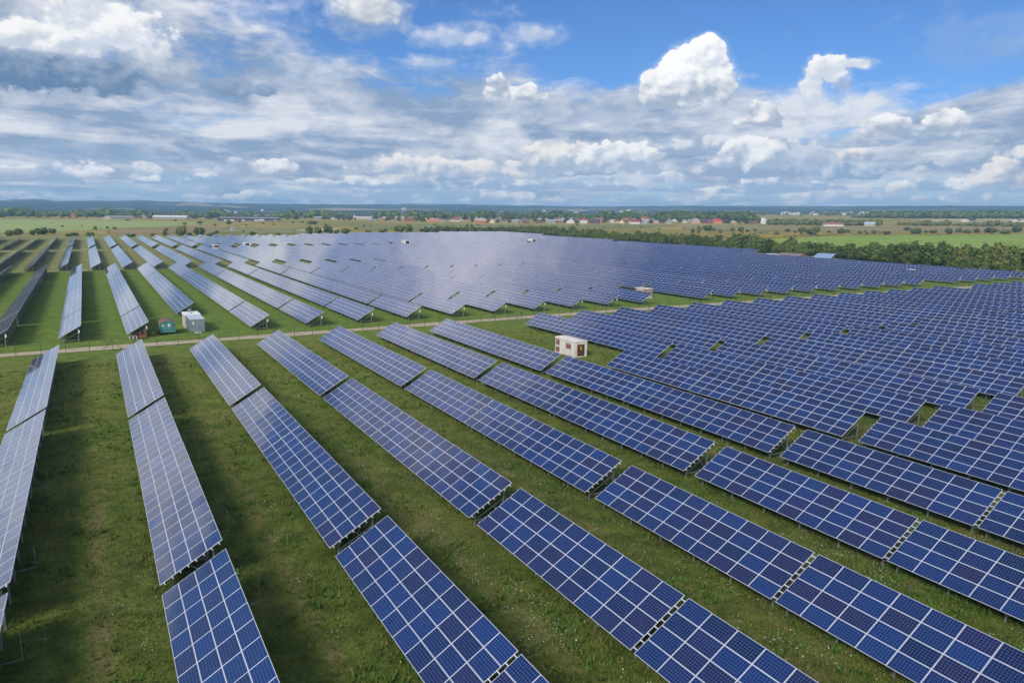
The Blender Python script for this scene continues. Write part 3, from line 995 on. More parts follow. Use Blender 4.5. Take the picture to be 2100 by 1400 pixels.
# white transformer hut in the near block
hz = gz(65.5, 94.4)
hut = tag(empty('transformer_hut', (64.3, 91.75, hz)), 'white concrete transformer hut with brown door and vents on the grass', 'hut')
part('wall', hut, M['concrete'], (0, 2.35, 0, 5.5, -.1, 2.40))
part('plinth', hut, M['beige'], (-.06, 2.41, -.058, 5.56, -.12, .16))
part('door_frame', hut, M['brownmetal'], (.47, .547, -.04, 0, .165, 2.08), (1.803, 1.88, -.04, 0, .165, 2.08))
g = MB()
pr = [(-.10, 2.42), (-.10, 2.50), (0.55, 2.60), (1.175, 2.63), (1.80, 2.60), (2.45, 2.50), (2.45, 2.42)]
for y_, s_ in ((-.10, 1), (5.62, -1)):
    g.poly([(x_, y_, z_) for x_, z_ in pr][::-s_])
for i in range(len(pr)):
    a, b_ = pr[i], pr[(i + 1) % len(pr)]
    g.poly([(a[0], -.10, a[1]), (a[0], 5.62, a[1]), (b_[0], 5.62, b_[1]), (b_[0], -.10, b_[1])])
g.build('roof', M['roofcoat'], hut)
louvre('vent', hut, M['brownmetal'], 0, 4.25, 5.2, 1.35, 2.22)
louvre('vent', hut, M['brownmetal'], 0, 4.25, 5.2, 0.15, 1.0)
louvre('vent', hut, M['brownmetal'], 0, 1.0, 2.35, 1.2, 1.98)
dr = part('door', hut, M['darkbrown'], (.55, 1.80, -.05, 0, 0.02, 2.02))
part('handle', dr, M['black'], (1.62, 1.66, -.10, -.05, .95, 1.12))
sg = MB()
sg.poly([(1.02, -.056, 1.52), (1.32, -.056, 1.52), (1.17, -.056, 1.80)])
sg.box(1.05, 1.29, -.058, -.05, 1.18, 1.46)
sg = sg.build('warning_sign', M['yellow'], dr)
g = MB()
g.poly([(1.15, -.063, 1.66), (1.20, -.063, 1.66), (1.18, -.063, 1.60), (1.21, -.063, 1.60), (1.155, -.063, 1.54), (1.17, -.063, 1.59), (1.14, -.063, 1.60)])
g.poly([(1.09, -.063, 1.38), (1.25, -.063, 1.38), (1.25, -.063, 1.41), (1.09, -.063, 1.41)])
g.poly([(1.09, -.063, 1.30), (1.25, -.063, 1.30), (1.25, -.063, 1.33), (1.09, -.063, 1.33)])
g.build('sign_mark', M['black'], sg)

# grey shipping container behind the track
cz = gz(15.6, 144)
ct = tag(empty('container', (14.4, 141.3, cz)), 'grey blue metal container with ribbed roof beside the green wagon', 'container')
g = MB()
g.box(0, 2.5, 0, 6.0, .12, 2.45)
for i in range(14):
    y_ = .25 + i * .42
    g.box(-.03, 0, y_, y_ + .2, .22, 2.35)
    g.box(2.5, 2.53, y_, y_ + .2, .22, 2.35)
g.build('shell', M['cont'], ct)
g = MB()
g.box(-.04, 2.54, -.04, 6.04, 2.45, 2.50)
for i in range(8):
    g.box(.05, 2.45, .3 + i * .72, .62 + i * .72, 2.50, 2.54)
g.build('roof', M['controof'], ct)
for sx in (0.08, 1.27):
    d_ = part('door', ct, M['cont'], (sx, sx + 1.15, -.045, 0, .2, 2.35))
    part('lock_bar', d_, M['steel'], (sx + .75, sx + .79, -.09, -.05, .25, 2.3))
part('notice', ct, M['white'], (.48, .66, -.06, -.046, 1.55, 2.05))
part('sill', ct, M['white'], (.6, 1.9, -.28, -.06, 0.02, .10))
for x_ in (.2, 2.1):
    part('skid', ct, M['wood'], (x_, x_ + .2, .1, 5.9, -.05, .12))

# beige cabin standing right behind the container
bz = gz(15.7, 150)
bc = tag(empty('cabin', (14.2, 147.55, bz)), 'beige flat roofed cabin hidden behind the grey container', 'cabin')
part('wall', bc, M['beige'], (0, 2.7, 0, 4.6, -.05, 2.45))
part('roof', bc, M['white'], (-.1, 2.8, -.1, 4.7, 2.45, 2.56))
part('roof_box', bc, M['steel'], (1.0, 1.5, 3.6, 3.9, 2.56, 3.15), (1.2, 1.27, 3.7, 3.77, 3.15, 3.5))
part('hatch', bc, M['black'], (1.2, 1.45, 1.2, 1.45, 2.56, 2.7))

# green site wagon with an arched rusty roof
wz = gz(10.8, 143)
wg = tag(empty('site_wagon', (9.55, 141.4, wz)), 'old turquoise site wagon with arched rusty roof beside the grey container', 'wagon')
arch = [(2.45 * i / 10, 2.05 + .42 * math.sin(math.pi * i / 10)) for i in range(11)]
g = MB()
g.box(0, 2.45, 0, 3.6, .35, 2.05)
for y_, s_ in ((0, -1), (3.6, 1)):
    g.poly([(x_, y_, z_) for x_, z_ in arch][::s_])
g.build('body', M['teal'], wg)
g = MB()
ar2 = [(-.12 + 2.69 * i / 10, 2.02 + .50 * math.sin(math.pi * i / 10)) for i in range(11)]
for i in range(10):
    a, b_ = ar2[i], ar2[i + 1]
    g.poly([(a[0], -.12, a[1]), (b_[0], -.12, b_[1]), (b_[0], 3.75, b_[1]), (a[0], 3.75, a[1])])
    g.poly([(a[0], -.12, a[1] - .06), (a[0], 3.75, a[1] - .06), (b_[0], 3.75, b_[1] - .06), (b_[0], -.12, b_[1] - .06)])
    g.poly([(a[0], -.12, a[1] - .06), (b_[0], -.12, b_[1] - .06), (b_[0], -.12, b_[1]), (a[0], -.12, a[1])], 1)
g.build('roof', [M['rust'], M['tealtrim']], wg)
for x_, w_ in ((.30, .26), (1.22, .46), (1.92, .30)):
    f_ = part('window', wg, M['tealtrim'], (x_, x_ + w_, -.03, 0, 1.35, 1.95))
    part('pane', f_, M['glass'] if x_ > 1.5 else M['controof'], (x_ + .05, x_ + w_ - .05, -.04, -.03, 1.40, 1.90))
part('door', wg, M['tealtrim'], (-.04, 0, .6, 1.4, .4, 1.9))
for x_, y_ in ((-.12, .5), (-.12, 2.6), (2.45, .5), (2.45, 2.6)):
    g = MB()
    g.bar((x_, y_, .3), (x_ + .14, y_, .3), .62, 0, None, 14)
    g.build('wheel', M['rubber'], wg)

# red machine, pallet rack under the end of the second row
rz_ = gz(6.3, 139)
rm = tag(empty('mower', (6.0, 139.2, rz_)), 'small red mowing machine parked under the end of a solar table', 'machine')
part('chassis', rm, M['redpaint'], (0, 1.15, -.5, .1, .15, .62), (.1, .5, .1, .5, .3, 1.05), (.75, 1.1, .15, .7, .35, 1.2))
part('engine', rm, M['black'], (.3, .9, .1, .7, .4, .95))
g = MB(); g.bar((.55, .5, .9), (.75, .95, 1.35), .05); g.bar((.45, .95, 1.35), (1.0, .95, 1.35), .05); g.build('steering_bar', M['black'], rm)
for x_ in (-.1, 1.12):
    g = MB(); g.bar((x_, .4, .28), (x_ + .14, .4, .28), .56, 0, None, 12); g.build('wheel', M['rubber'], rm)
pr_ = tag(empty('pallet_stack', (4.45, 138.7, gz(4.9, 139))), 'pale pallet stack beside the red machine at the table end', 'pallet')
part('deck', pr_, M['greywood'], (0, 1.25, 0, .9, .42, .47), (0, 1.25, 0, .9, .10, .14))
for x_ in (0, .58, 1.14):
    part('block', pr_, M['white'], (x_, x_ + .11, .02, .88, .14, .42), (x_, x_ + .11, .02, .88, -.02, .10))
g = MB()
random.seed(5)
for i in range(60):
    a = random.uniform(0, 6.28)
    rr = random.uniform(.05, .4)
    p0 = Vector((rr * .4 * math.cos(a), rr * .4 * math.sin(a), 0))
    p1 = Vector((rr * math.cos(a), rr * math.sin(a), random.uniform(.35, .8)))
    n_ = Vector((-math.sin(a), math.cos(a), 0)) * .05
    g.poly([p0 - n_ * .5, p0 + n_ * .5, p1 + n_, p1 - n_])
M['mullein'] = mat('yellow_green_leaf', (0.30, 0.30, 0.04), 0.7)
tag(g.build('yellow_plant', M['mullein'], None, (8.3, 141.2, gz(8.3, 141.2))), 'yellow green leafy weed standing left of the turquoise wagon', 'plant')

# brick and plaster hut among the far rows
kz = gz(129.5, 152)
bh = tag(empty('inverter_hut', (128.6, 151.0, kz)), 'brick and timber inverter hut at the end of a row behind the track', 'hut')
part('wall', bh, M['greywood'], (0, 2.3, 0, 4.4, -.05, 2.35))
part('brick_panel', bh, M['brick'], (-.05, 0, .05, 1.0, .1, 2.25), (-.05, 0, 3.2, 4.35, .1, 2.25))
part('plaster_panel', bh, M['concrete'], (-.045, 0, 1.0, 3.2, .1, 2.25))
for y_ in (1.35, 2.3):
    part('window', bh, M['glass'], (-.07, -.045, y_, y_ + .5, 1.6, 2.0))
part('roof', bh, M['roofcoat'], (-.15, 2.45, -.15, 4.55, 2.35, 2.47))
part('door_lintel', bh, M['wood'], (.7, 1.5, -.05, 0, 1.55, 1.68))
part('foundation', bh, M['concrete'], (-.08, 2.4, -.3, 0, -.1, .12))
ds = MB()
ring = [(math.cos(i * 6.2832 / 14), math.sin(i * 6.2832 / 14)) for i in range(14)]
for i in range(14):
    a, b_ = ring[i], ring[(i + 1) % 14]
    ds.poly([(0, 0, 0), (a[0] * .45, a[1] * .45, .14), (b_[0] * .45, b_[1] * .45, .14)])
    ds.poly([(0, 0, -.02), (b_[0] * .45, b_[1] * .45, .12), (a[0] * .45, a[1] * .45, .12)])
ant = tag(empty('antenna', (129.9, 153.6, kz + 2.47)), 'small dark dish aerial on a pole on the brick hut roof', 'antenna')
part('pole', ant, M['steel'], (-.03, .03, -.03, .03, 0, 1.5))
o = ds.build('dish', M['darksteel'], ant, (-.05, -.1, .75))
o.rotation_euler = (R(70), 0, R(-50))

# substations in the cross lane far back
for i, (x, y, wd, ln, ht, mt, rmt, lab) in enumerate([
        (75.6, 436.5, 3.2, 5.5, 3.2, 'white', 'roofcoat', 'white substation kiosk with open dark bay in the back cross lane, left pair'),
        (58.8, 436.0, 4.5, 3.0, 2.1, 'beige', 'white', 'low pinkish kiosk with white roof left of the white kiosk'),
        (161.5, 436.5, 3.6, 4.0, 2.7, 'beige', 'redpaint', 'pinkish kiosk with little door in the back cross lane, middle pair'),
        (173.2, 437.5, 3.4, 6.0, 3.8, 'white', 'roofcoat', 'tall white kiosk with window and dark bay in the middle pair'),
        (262.3, 436.5, 5.0, 3.5, 2.5, 'white', 'redpaint', 'long low white kiosk with red end in the right pair'),
        (268.6, 438.5, 3.4, 5.5, 4.0, 'white', 'roofcoat', 'tall white kiosk with window, right pair near the hedge')]):
    z = gz(x, y)
    t = tag(empty('kiosk', (x, y, z)), lab, 'kiosk', 'kiosks in the back cross lane')
    part('wall', t, M[mt], (0, wd, 0, ln, -.1, ht))
    part('roof', t, M[rmt], (-.15, wd + .15, -.15, ln + .15, ht, ht + .14))
    part('window', t, M['glass'], (-.04, 0, ln * .55, ln * .55 + .9, ht * .45, ht * .8))
    part('door', t, M['beige'], (-.04, 0, ln * .15, ln * .15 + 1.0, 0, ht * .75))
    part('bay', t, M['black'], (wd * .15, wd * .85, -.04, 0, ht * .45, ht * .92))
    part('plinth', t, M['concrete'], (-.1, wd + .1, -.12, -.041, -.1, .3))

# lamp masts by the hedge
for x, y, h_, lab in ((352.8, 318.6, 10.0, 'tall slim steel mast with three small cabinets before the hedge'), (395.0, 502.0, 6.5, 'thin bare pole standing before the middle of the hedge')):
    t = tag(empty('mast', (x, y, gz(x, y))), lab, 'mast')
    g = MB(); g.bar((0, 0, -.2), (0, 0, h_), .30, 0, None, 8); g.build('pole', M['steel'], t)
    if h_ > 12:
        for z_ in (3.2, 8.2, 12.6):
            part('cabinet', t, M['white_box'], (-.15, .75, -.3, .3, z_, z_ + .9))

# blue roofed shed and brown barn by the hedge
sh = tag(empty('blue_shed', (323.0, 239.5, gz(323, 240)), (0, 0, R(28))), 'small shed with curved pale blue metal roof at the hedge', 'shed')
M['blueroof'] = weathered((0.30, 0.42, 0.56), (0.38, 0.50, 0.63), 1.0, 0.4, 0.2)
part('wall', sh, M['greywood'], (1.2, 17, 0, 8.0, -.4, 1.6))
g = MB()
prof = [(-.4, 1.35), (6.5, 2.1), (13.5, 3.0), (19.0, 3.15)]
for i in range(3):
    a, b_ = prof[i], prof[i + 1]
    g.poly([(a[0], -.5, a[1]), (b_[0], -.5, b_[1]), (b_[0], 8.5, b_[1]), (a[0], 8.5, a[1])])
    g.poly([(a[0], -.5, a[1] - .12), (a[0], 8.5, a[1] - .12), (b_[0], 8.5, b_[1] - .12), (b_[0], -.5, b_[1] - .12)])
    g.poly([(a[0], -.5, a[1] - .12), (b_[0], -.5, b_[1] - .12), (b_[0], -.5, b_[1]), (a[0], -.5, a[1])])
g.build('roof', M['blueroof'], sh)
g = MB()
g.poly([(1.2, -.01, 1.3), (17, -.01, 1.3), (17, -.01, 2.95), (13.5, -.01, 2.85), (6.5, -.01, 1.95)])
g.build('gable', M['darksteel'], sh)
part('gate', sh, M['wood'], (10.0, 13.2, -.06, -.012, -.2, 2.0))
bb = tag(empty('brown_barn', (318.0, 254.0, gz(320, 258)), (0, 0, 0), ), 'low barn with weathered brown roof left of the blue shed', 'barn')
bb.scale = (.85, .85, .72)
part('wall', bb, M['wood'], (0, 9, 0, 16, -.2, 2.6))
g = MB()
for a, b_ in (((-.6, 2.5), (4.5, 4.3)), ((4.5, 4.3), (9.6, 2.5))):
    g.poly([(a[0], -.5, a[1]), (b_[0], -.5, b_[1]), (b_[0], 16.5, b_[1]), (a[0], 16.5, a[1])])
    g.poly([(a[0], -.5, a[1] - .12), (a[0], 16.5, a[1] - .12), (b_[0], 16.5, b_[1] - .12), (b_[0], -.5, b_[1] - .12)])
g.poly([(-.1, -.05, 2.6), (9.1, -.05, 2.6), (4.5, -.05, 4.15)])
M['rustroof'] = weathered((0.17, 0.13, 0.11), (0.26, 0.21, 0.18), 1.2, 0.9)
g.build('roof', M['rustroof'], bb)
part('gate', bb, M['darkbrown'], (-.06, 0, 5, 8, 0, 2.2))
wb = tag(empty('white_shed', (311.0, 264.0, gz(311, 264))), 'small white flat roofed shed left of the brown barn', 'shed')
part('wall', wb, M['white'], (0, 3.5, 0, 5, -.2, 2.4))
part('roof', wb, M['white'], (-.2, 3.7, -.2, 5.2, 2.4, 2.55))
part('door', wb, M['darkbrown'], (-.05, 0, 1, 2, 0, 2.1))
sl = tag(empty('material_stack', (269.5, 166.2, gz(272, 167))), 'stack of pale boards lying between the rows at right', 'boards')
part('deck', sl, M['white'], (0, 6.8, 0, 2.4, 2.42, 2.55))
for x_ in (.4, 3.2, 6.1):
    part('trestle', sl, M['wood'], (x_, x_ + .25, .2, 2.2, -.1, 2.42))

# watch tower, small tower, at the far end
for x, y, s_, lab in ((106.0, 665.0, 0.72, 'white watch cabin on tall legs beyond the far end of the rows'), (330.0, 757.0, 0.6, 'small pale blue cabin tower by the bushes beyond the park')):
    t = tag(empty('watch_tower', (x, y, gz(x, y))), lab, 'tower')
    part('cabin', t, M['controof' if s_ > .7 else 'cont'], (-1.8 * s_, 1.8 * s_, -1.8 * s_, 1.8 * s_, 5.2 * s_, 8.2 * s_))
    part('roof', t, M['controof'], (-2.3 * s_, 2.3 * s_, -2.3 * s_, 2.3 * s_, 8.2 * s_, 8.6 * s_))
    part('window', t, M['glass'], (-1.2 * s_, 1.2 * s_, -1.85 * s_, -1.8 * s_, 6.4 * s_, 7.6 * s_))
    for a in (-1.5, 1.5):
        for b_ in (-1.5, 1.5):
            g = MB(); g.bar((a * s_, b_ * s_, -.2), (a * s_ * .9, b_ * s_ * .9, 5.2 * s_), .28); g.build('leg', M['steel'], t)

# ------------------------------------------------------------------ fences
M['mesh'] = mat('fence_wire', (0.10, 0.11, 0.11), 0.6, 0.5)
M['fpost'] = weathered((0.045, 0.050, 0.045), (0.08, 0.085, 0.08), 5, 0.7, 0.1)


def fence(label, x0, x1, yf, pitch, h_, brace):
    t = tag(empty('wire_fence', (x0, yf(x0), gz(x0, yf(x0)))), label, 'fence')
    x = x0
    pts = []
    i = 0
    pm = MB(); pm.box(-.035, .035, -.035, .035, -.1, h_); pm = pm.mesh('post', M['fpost'])
    bm_ = MB(); bm_.bar((0, 0, h_ * .85), (-1.4, 0, -.05), .06); bm_.bar((0, 0, h_ * .85), (1.4, 0, -.05), .06); bm_ = bm_.mesh('stay', M['fpost'])
    while x <= x1:
        p = Vector((x, yf(x), gz(x, yf(x))))
        pts.append(p)
        put('post', pm, t, tuple(p - t.location))
        if brace and i % brace == 6 % brace:
            put('stay', bm_, t, tuple(p - t.location + Vector((0, .05, 0))))
        x += pitch
        i += 1
    g = MB()
    for a, b_ in zip(pts[:-1], pts[1:]):
        for q in (.15, .6, 1.05, 1.5, h_ - .08):
            g.bar(a - t.location + Vector((0, 0, q)), b_ - t.location + Vector((0, 0, q)), .010)
    g.build('wire', M['mesh'], t)


fence('wire fence on dark posts running along the dirt track', -17.3, 290, lambda x: 129.2 + 1.6 * float(smooth(5, 60, x)) - 1.0 * float(smooth(150, 260, x)), 3.17, 1.85, 8)
fence('thin inner wire fence crossing behind the first solar rows', -40, 60, lambda x: 295.3, 5.0, 1.7, 0)

# ------------------------------------------------------------------ foliage
def leaf_fn(c1, c2, c3):
    def fn(t, b):
        oi = t.node('ShaderNodeObjectInfo', None)
        g_ = t.node('ShaderNodeNewGeometry', None)
        n = t.noise(t.node('ShaderNodeTexCoord', 'Object'), 0.55, 3, 0.6)
        c = t.mix(t.ss(t.M('ADD', n, t.M('MULTIPLY', t.M('SUBTRACT', oi.outputs['Random'], 0.5), 0.5)), 0.30, 0.68), c1, c2)
        c = t.mix(t.M('MULTIPLY', g_.outputs['Random Per Island'], 0.55), c, c3)
        t.put(b.inputs['Base Color'], c)
    return fn


M['leaf'] = mat('dark_foliage', (0.041, 0.069, 0.021), 0.8, 0, 0.15, leaf_fn((0.039, 0.071, 0.020), (0.097, 0.145, 0.036), (0.138, 0.186, 0.049)))
M['leaf2'] = mat('olive_foliage', (0.055, 0.076, 0.028), 0.8, 0, 0.15, leaf_fn((0.055, 0.077, 0.025), (0.122, 0.149, 0.044), (0.159, 0.179, 0.057)))
M['bark'] = weathered((0.05, 0.04, 0.03), (0.10, 0.085, 0.065), 5, 0.9)


def crown_mesh(name, seed, blobs, nleaf, ls, mt, core=True):
    """leaf clumps spread over and inside a set of lobes; each leaf clump is a bent quad"""
    rg = np.random.RandomState(seed)
    V, F = [], []
    tot = sum(b_[3] * b_[4] for b_ in blobs)
    for (x, y, z, rx, rz2) in blobs:
        k = max(20, int(nleaf * rx * rz2 / tot))
        d = rg.normal(size=(k, 3))
        d /= np.linalg.norm(d, axis=1)[:, None]
        rad = rg.uniform(.62, 1.08, size=(k, 1)) * (1 + .18 * np.sin(d[:, :1] * 5 + seed) * np.cos(d[:, 1:2] * 6))
        c = np.array([x, y, z]) + d * rad * np.array([rx, rx, rz2])
        u = rg.normal(size=(k, 3))
        nrm = d + rg.normal(size=(k, 3)) * .55
        nrm /= np.linalg.norm(nrm, axis=1)[:, None]
        u -= nrm * (u * nrm).sum(1)[:, None]
        u /= np.linalg.norm(u, axis=1)[:, None]
        v = np.cross(nrm, u)
        s_ = ls * rg.uniform(.6, 1.35, size=(k, 1))
        q = np.stack([c - u * s_ - v * s_ * .6, c + u * s_ * .8 - v * s_ * .8, c + u * s_ + v * s_ * .6 - nrm * s_ * .3, c - u * s_ * .7 + v * s_], 1)
        b0 = sum(len(a) for a in V)
        V.append(q.reshape(-1, 3))
        F.append((np.arange(k * 4).reshape(k, 4)) + b0)
        if core:
            # dark ragged heart of the lobe
            th = np.linspace(0, np.pi, 6)[1:-1]
            ph = np.linspace(0, 2 * np.pi, 9)[:-1]
            P = [(0, 0, 1.0)] + [(math.sin(a) * math.cos(p), math.sin(a) * math.sin(p), math.cos(a)) for a in th for p in ph] + [(0, 0, -1.0)]
            P = np.array(P) * rg.uniform(.62, .80, size=(len(P), 1)) * np.array([rx, rx, rz2]) + np.array([x, y, z])
            b0 = sum(len(a) for a in V)
            V.append(P)
            Q = []
            for i in range(3):
                for j in range(8):
                    Q.append((1 + i * 8 + j, 1 + (i + 1) * 8 + j, 1 + (i + 1) * 8 + (j + 1) % 8, 1 + i * 8 + (j + 1) % 8))
            for j in range(0, 8, 2):
                Q.append((0, 1 + j, 1 + j + 1, 1 + (j + 2) % 8))
                Q.append((len(P) - 1, 25 + (j + 2) % 8, 25 + j + 1, 25 + j))
            F.append(np.array(Q) + b0)
    return np_mesh(name, np.concatenate(V), np.concatenate(F), mt)


def tree_blobs(rg, h_, w_, n):
    """several upright stems of different height, each a ragged spire of foliage"""
    out = [(0, 0, h_ * .40, w_ * .33, h_ * .30)]
    for i in range(n):
        a = rg.uniform(0, 6.28)
        r_ = rg.uniform(.05, .40) * w_
        top = h_ * rg.uniform(.72, 1.0) * (1.05 - .45 * r_ / (w_ * .4))
        x, y = r_ * math.cos(a), r_ * math.sin(a)
        s_ = rg.uniform(.11, .18) * w_
        out.append((x, y, top * .48, s_ * 1.5, top * .36))
        out.append((x * 1.08, y * 1.08, top * .82, s_ * 1.12, top * .17))
        a += rg.uniform(.6, 1.4)
        out.append((x + .12 * w_ * math.cos(a), y + .12 * w_ * math.sin(a), top * rg.uniform(.5, .85), s_ * .8, s_ * .9))
    return out


def trunk_mesh(h_, seed):
    rg = random.Random(seed)
    g = MB()
    p = Vector((0, 0, -.2))
    for i in range(4):
        q = p + Vector((rg.uniform(-.15, .15), rg.uniform(-.15, .15), h_ * .2))
        w0, w1 = .32 * (1 - i * .2), .32 * (1 - (i + 1) * .2)
        r0 = [p + Vector((w0 * math.cos(k * 1.0472), w0 * math.sin(k * 1.0472), 0)) * .5 for k in range(6)]
        r1 = [q + Vector((w1 * math.cos(k * 1.0472), w1 * math.sin(k * 1.0472), 0)) * .5 for k in range(6)]
        for k in range(6):
            g.poly([r0[k], r0[(k + 1) % 6], r1[(k + 1) % 6], r1[k]])
        if i:
            a = rg.uniform(0, 6.28)
            g.bar(q, q + Vector((math.cos(a) * h_ * .18, math.sin(a) * h_ * .18, h_ * .15)), .09)
        p = q
    return g.mesh('trunk', M['bark'])


rgt = random.Random(21)
CROWNS, TRUNKS = [], []
for i in range(7):
    CROWNS.append(crown_mesh('crown', 100 + i, tree_blobs(rgt, 10.0, rgt.uniform(5.6, 7.4), 9), 3300, .25, M['leaf'] if i % 3 else M['leaf2']))
    TRUNKS.append(trunk_mesh(10.0, i))
BUSH = []
for i in range(5):
    bl = [(0, 0, .45, .62, .5)]
    for q in range(6):
        a = rgt.uniform(0, 6.28)
        bl.append((.5 * math.cos(a) * rgt.uniform(.5, 1), .5 * math.sin(a) * rgt.uniform(.5, 1), rgt.uniform(.3, .75), rgt.uniform(.2, .38), rgt.uniform(.2, .38)))
    BUSH.append(crown_mesh('shrub', 200 + i, bl, 520, .075, M['leaf2'] if i % 2 else M['leaf']))


def tree(name, x, y, h_, wsc, label, cat, group, i=None):
    i = rgt.randrange(len(CROWNS)) if i is None else i
    t = empty(name, (x, y, gz(x, y)), (0, 0, rgt.uniform(0, 6.28)))
    s_ = h_ / 10.0
    t.scale = (s_ * wsc, s_ * wsc, s_)
    tag(t, label, cat, group)
    put('crown', CROWNS[i], t)
    put('trunk', TRUNKS[i], t)
    return t


# hedge of young trees along the right hand edge of the park
HEDGE = [(300, 700), (340, 712), (398, 705), (404, 655), (388, 610), (378, 560), (374, 510), (368, 490), (386, 455), (366, 415), (364, 352), (356, 312), (356, 266), (352, 240), (330, 196), (328, 160), (334, 140), (340, 110)]
cnt = 0
for (x0, y0), (x1, y1) in zip(HEDGE[:-1], HEDGE[1:]):
    L = math.hypot(x1 - x0, y1 - y0)
    k = max(1, int(L / 2.75))
    nx, ny = (y1 - y0) / L, -(x1 - x0) / L
    if nx < 0:
        nx, ny = -nx, -ny
    for i in range(k):
        q = (i + rgt.uniform(-.3, .3)) / k
        off = rgt.choice([0, 0, 3.5, 7]) + rgt.uniform(-1.5, 1.5)
        px, py = x0 + (x1 - x0) * q + nx * off, y0 + (y1 - y0) * q + ny * off
        h_ = float(np.interp(py, [110, 200, 215, 260, 300, 330, 370, 420, 620, 715], [11.2, 10.6, 9.2, 8.0, 8.6, 10.4, 8.8, 8.6, 8.2, 5.6])) * rgt.uniform(.95, 1.28)
        tree('hedge_tree', px, py, h_, rgt.uniform(1.15, 1.6), 'dark green young tree in the dense hedge behind the solar rows', 'tree', 'trees of the hedge along the park')
        cnt += 1
for k in range(120):
    # low scrub filling the hedge foot
    q = rgt.uniform(0, len(HEDGE) - 1.001)
    (x0, y0), (x1, y1) = HEDGE[int(q)], HEDGE[int(q) + 1]
    f_ = q - int(q)
    x, y = x0 + (x1 - x0) * f_ - rgt.uniform(0, 3), y0 + (y1 - y0) * f_
    o = put('hedge_shrub', BUSH[rgt.randrange(5)], None, (x, y, gz(x, y) - .1), (0, 0, rgt.uniform(0, 6)))
    s_ = rgt.uniform(3.0, 5.0)
    o.scale = (s_, s_, s_ * rgt.uniform(.8, 1.2))
    tag(o, 'low green shrub at the foot of the long hedge', 'shrub', 'shrubs at the hedge foot')
print('hedge', cnt)

SHRUBS = [(-52, 662, 6.6, 3.3), (-48, 683, 7.6, 3.8), (-39, 682, 4.6, 3.0), (-33, 693, 10.1, 4.7), (-27, 717, 5.7, 3.2), (-14, 647, 4.4, 2.2), (-10, 657, 5.3, 2.3), (0, 644, 5.9, 2.6), (5, 838, 3.4, 2.9), (16, 876, 3.1, 2.0), (27, 630, 6.0, 2.2), (42, 628, 4.5, 2.3), (53, 660, 4.0, 3.6), (65, 659, 8.0, 6.4), (70, 646, 4.0, 2.4), (79, 656, 8.9, 5.7), (87, 644, 7.2, 2.4), (122, 663, 5.1, 2.5), (143, 659, 4.3, 1.7), (176, 680, 6.3, 5.8), (183, 678, 6.3, 5.4), (192, 676, 8.2, 6.8), (200, 675, 4.6, 3.6), (211, 686, 8.4, 4.2), (237, 696, 5.7, 2.4), (256, 707, 8.9, 3.4), (273, 704, 10.9, 5.9), (288, 716, 8.1, 6.1), (308, 729, 5.2, 2.6), (324, 725, 6.3, 3.1), (330, 723, 5.3, 3.2), (348, 736, 4.3, 2.7), (427, 860, 4.5, 3.8), (467, 927, 3.4, 2.7), (174, 1118, 8.4, 4.2), (215, 1272, 4.0, 3.2), (180, 1019, 3.2, 1.9), (287, 1094, 14.5, 4.3), (140, 1153, 7.1, 3.5), (116, 1115, 5.4, 2.0), (126, 1355, 4.9, 2.5), (56, 1381, 7.3, 2.4), (528, 764, 6.1, 3.7), (578, 604, 4.3, 4.3), (574, 591, 4.8, 6.4), (643, 647, 10.5, 5.9), (650, 644, 4.7, 3.5), (597, 582, 4.3, 4.3), (659, 623, 5.2, 3.5), (669, 619, 6.9, 4.6), (663, 604, 4.5, 2.8), (685, 612, 4.1, 2.9), (624, 529, 5.1, 3.1), (708, 584, 5.7, 3.4), (711, 566, 9.0, 5.1), (660, 513, 11.3, 5.7), (740, 569, 6.9, 5.7), (714, 518, 7.5, 5.3), (746, 533, 5.5, 3.3), (733, 508, 5.4, 2.7), (727, 496, 4.2, 2.6), (747, 501, 6.4, 3.2), (747, 486, 7.4, 3.2), (888, 551, 8.6, 3.7), (790, 479, 10.8, 5.4), (828, 491, 4.5, 2.8), (819, 480, 4.4, 3.3), (822, 477, 3.8, 3.8), (822, 462, 7.5, 5.4), (875, 481, 6.8, 4.5), (854, 460, 8.8, 3.8), (879, 463, 6.7, 4.5), (892, 455, 13.4, 5.0), (875, 431, 10.8, 4.3), (933, 447, 10.2, 5.7), (518, 556, 3.4, 2.0), (641, 565, 2.7, 1.6), (727, 543, 4.4, 2.2), (690, 559, 3.3, 2.2), (601, 566, 2.6, 1.6), (277, 1172, 3.8, 2.3), (301, 1208, 4.8, 2.4), (227, 1144, 3.7, 2.2), (220, 1042, 2.7, 2.0)]
for x, y, wd, h_ in SHRUBS:
    o = put('shrub', BUSH[rgt.randrange(5)], None, (x, y, gz(x, y) - .1), (0, 0, rgt.uniform(0, 6)))
    o.scale = (wd * .78, wd * .78, h_ * 1.3)
    tag(o, 'dark green shrub standing loose in the open fields beyond the park', 'shrub', 'shrubs in the open fields')
for k in range(70):
    # scattered small shrubs on the rough land
    a = R(rgt.uniform(-3, 64))
    r_ = rgt.uniform(700, 1150) if a < R(30) else rgt.uniform(760, 1120)
    x, y = r_ * math.sin(a), r_ * math.cos(a)
    s_ = rgt.uniform(1.3, 3.2)
    o = put('shrub', BUSH[rgt.randrange(5)], None, (x, y, gz(x, y) - .1), (0, 0, rgt.uniform(0, 6)))
    o.scale = (s_, s_, s_ * rgt.uniform(.6, 1.1))
    tag(o, 'dark green shrub standing loose in the open fields beyond the park', 'shrub', 'shrubs in the open fields')

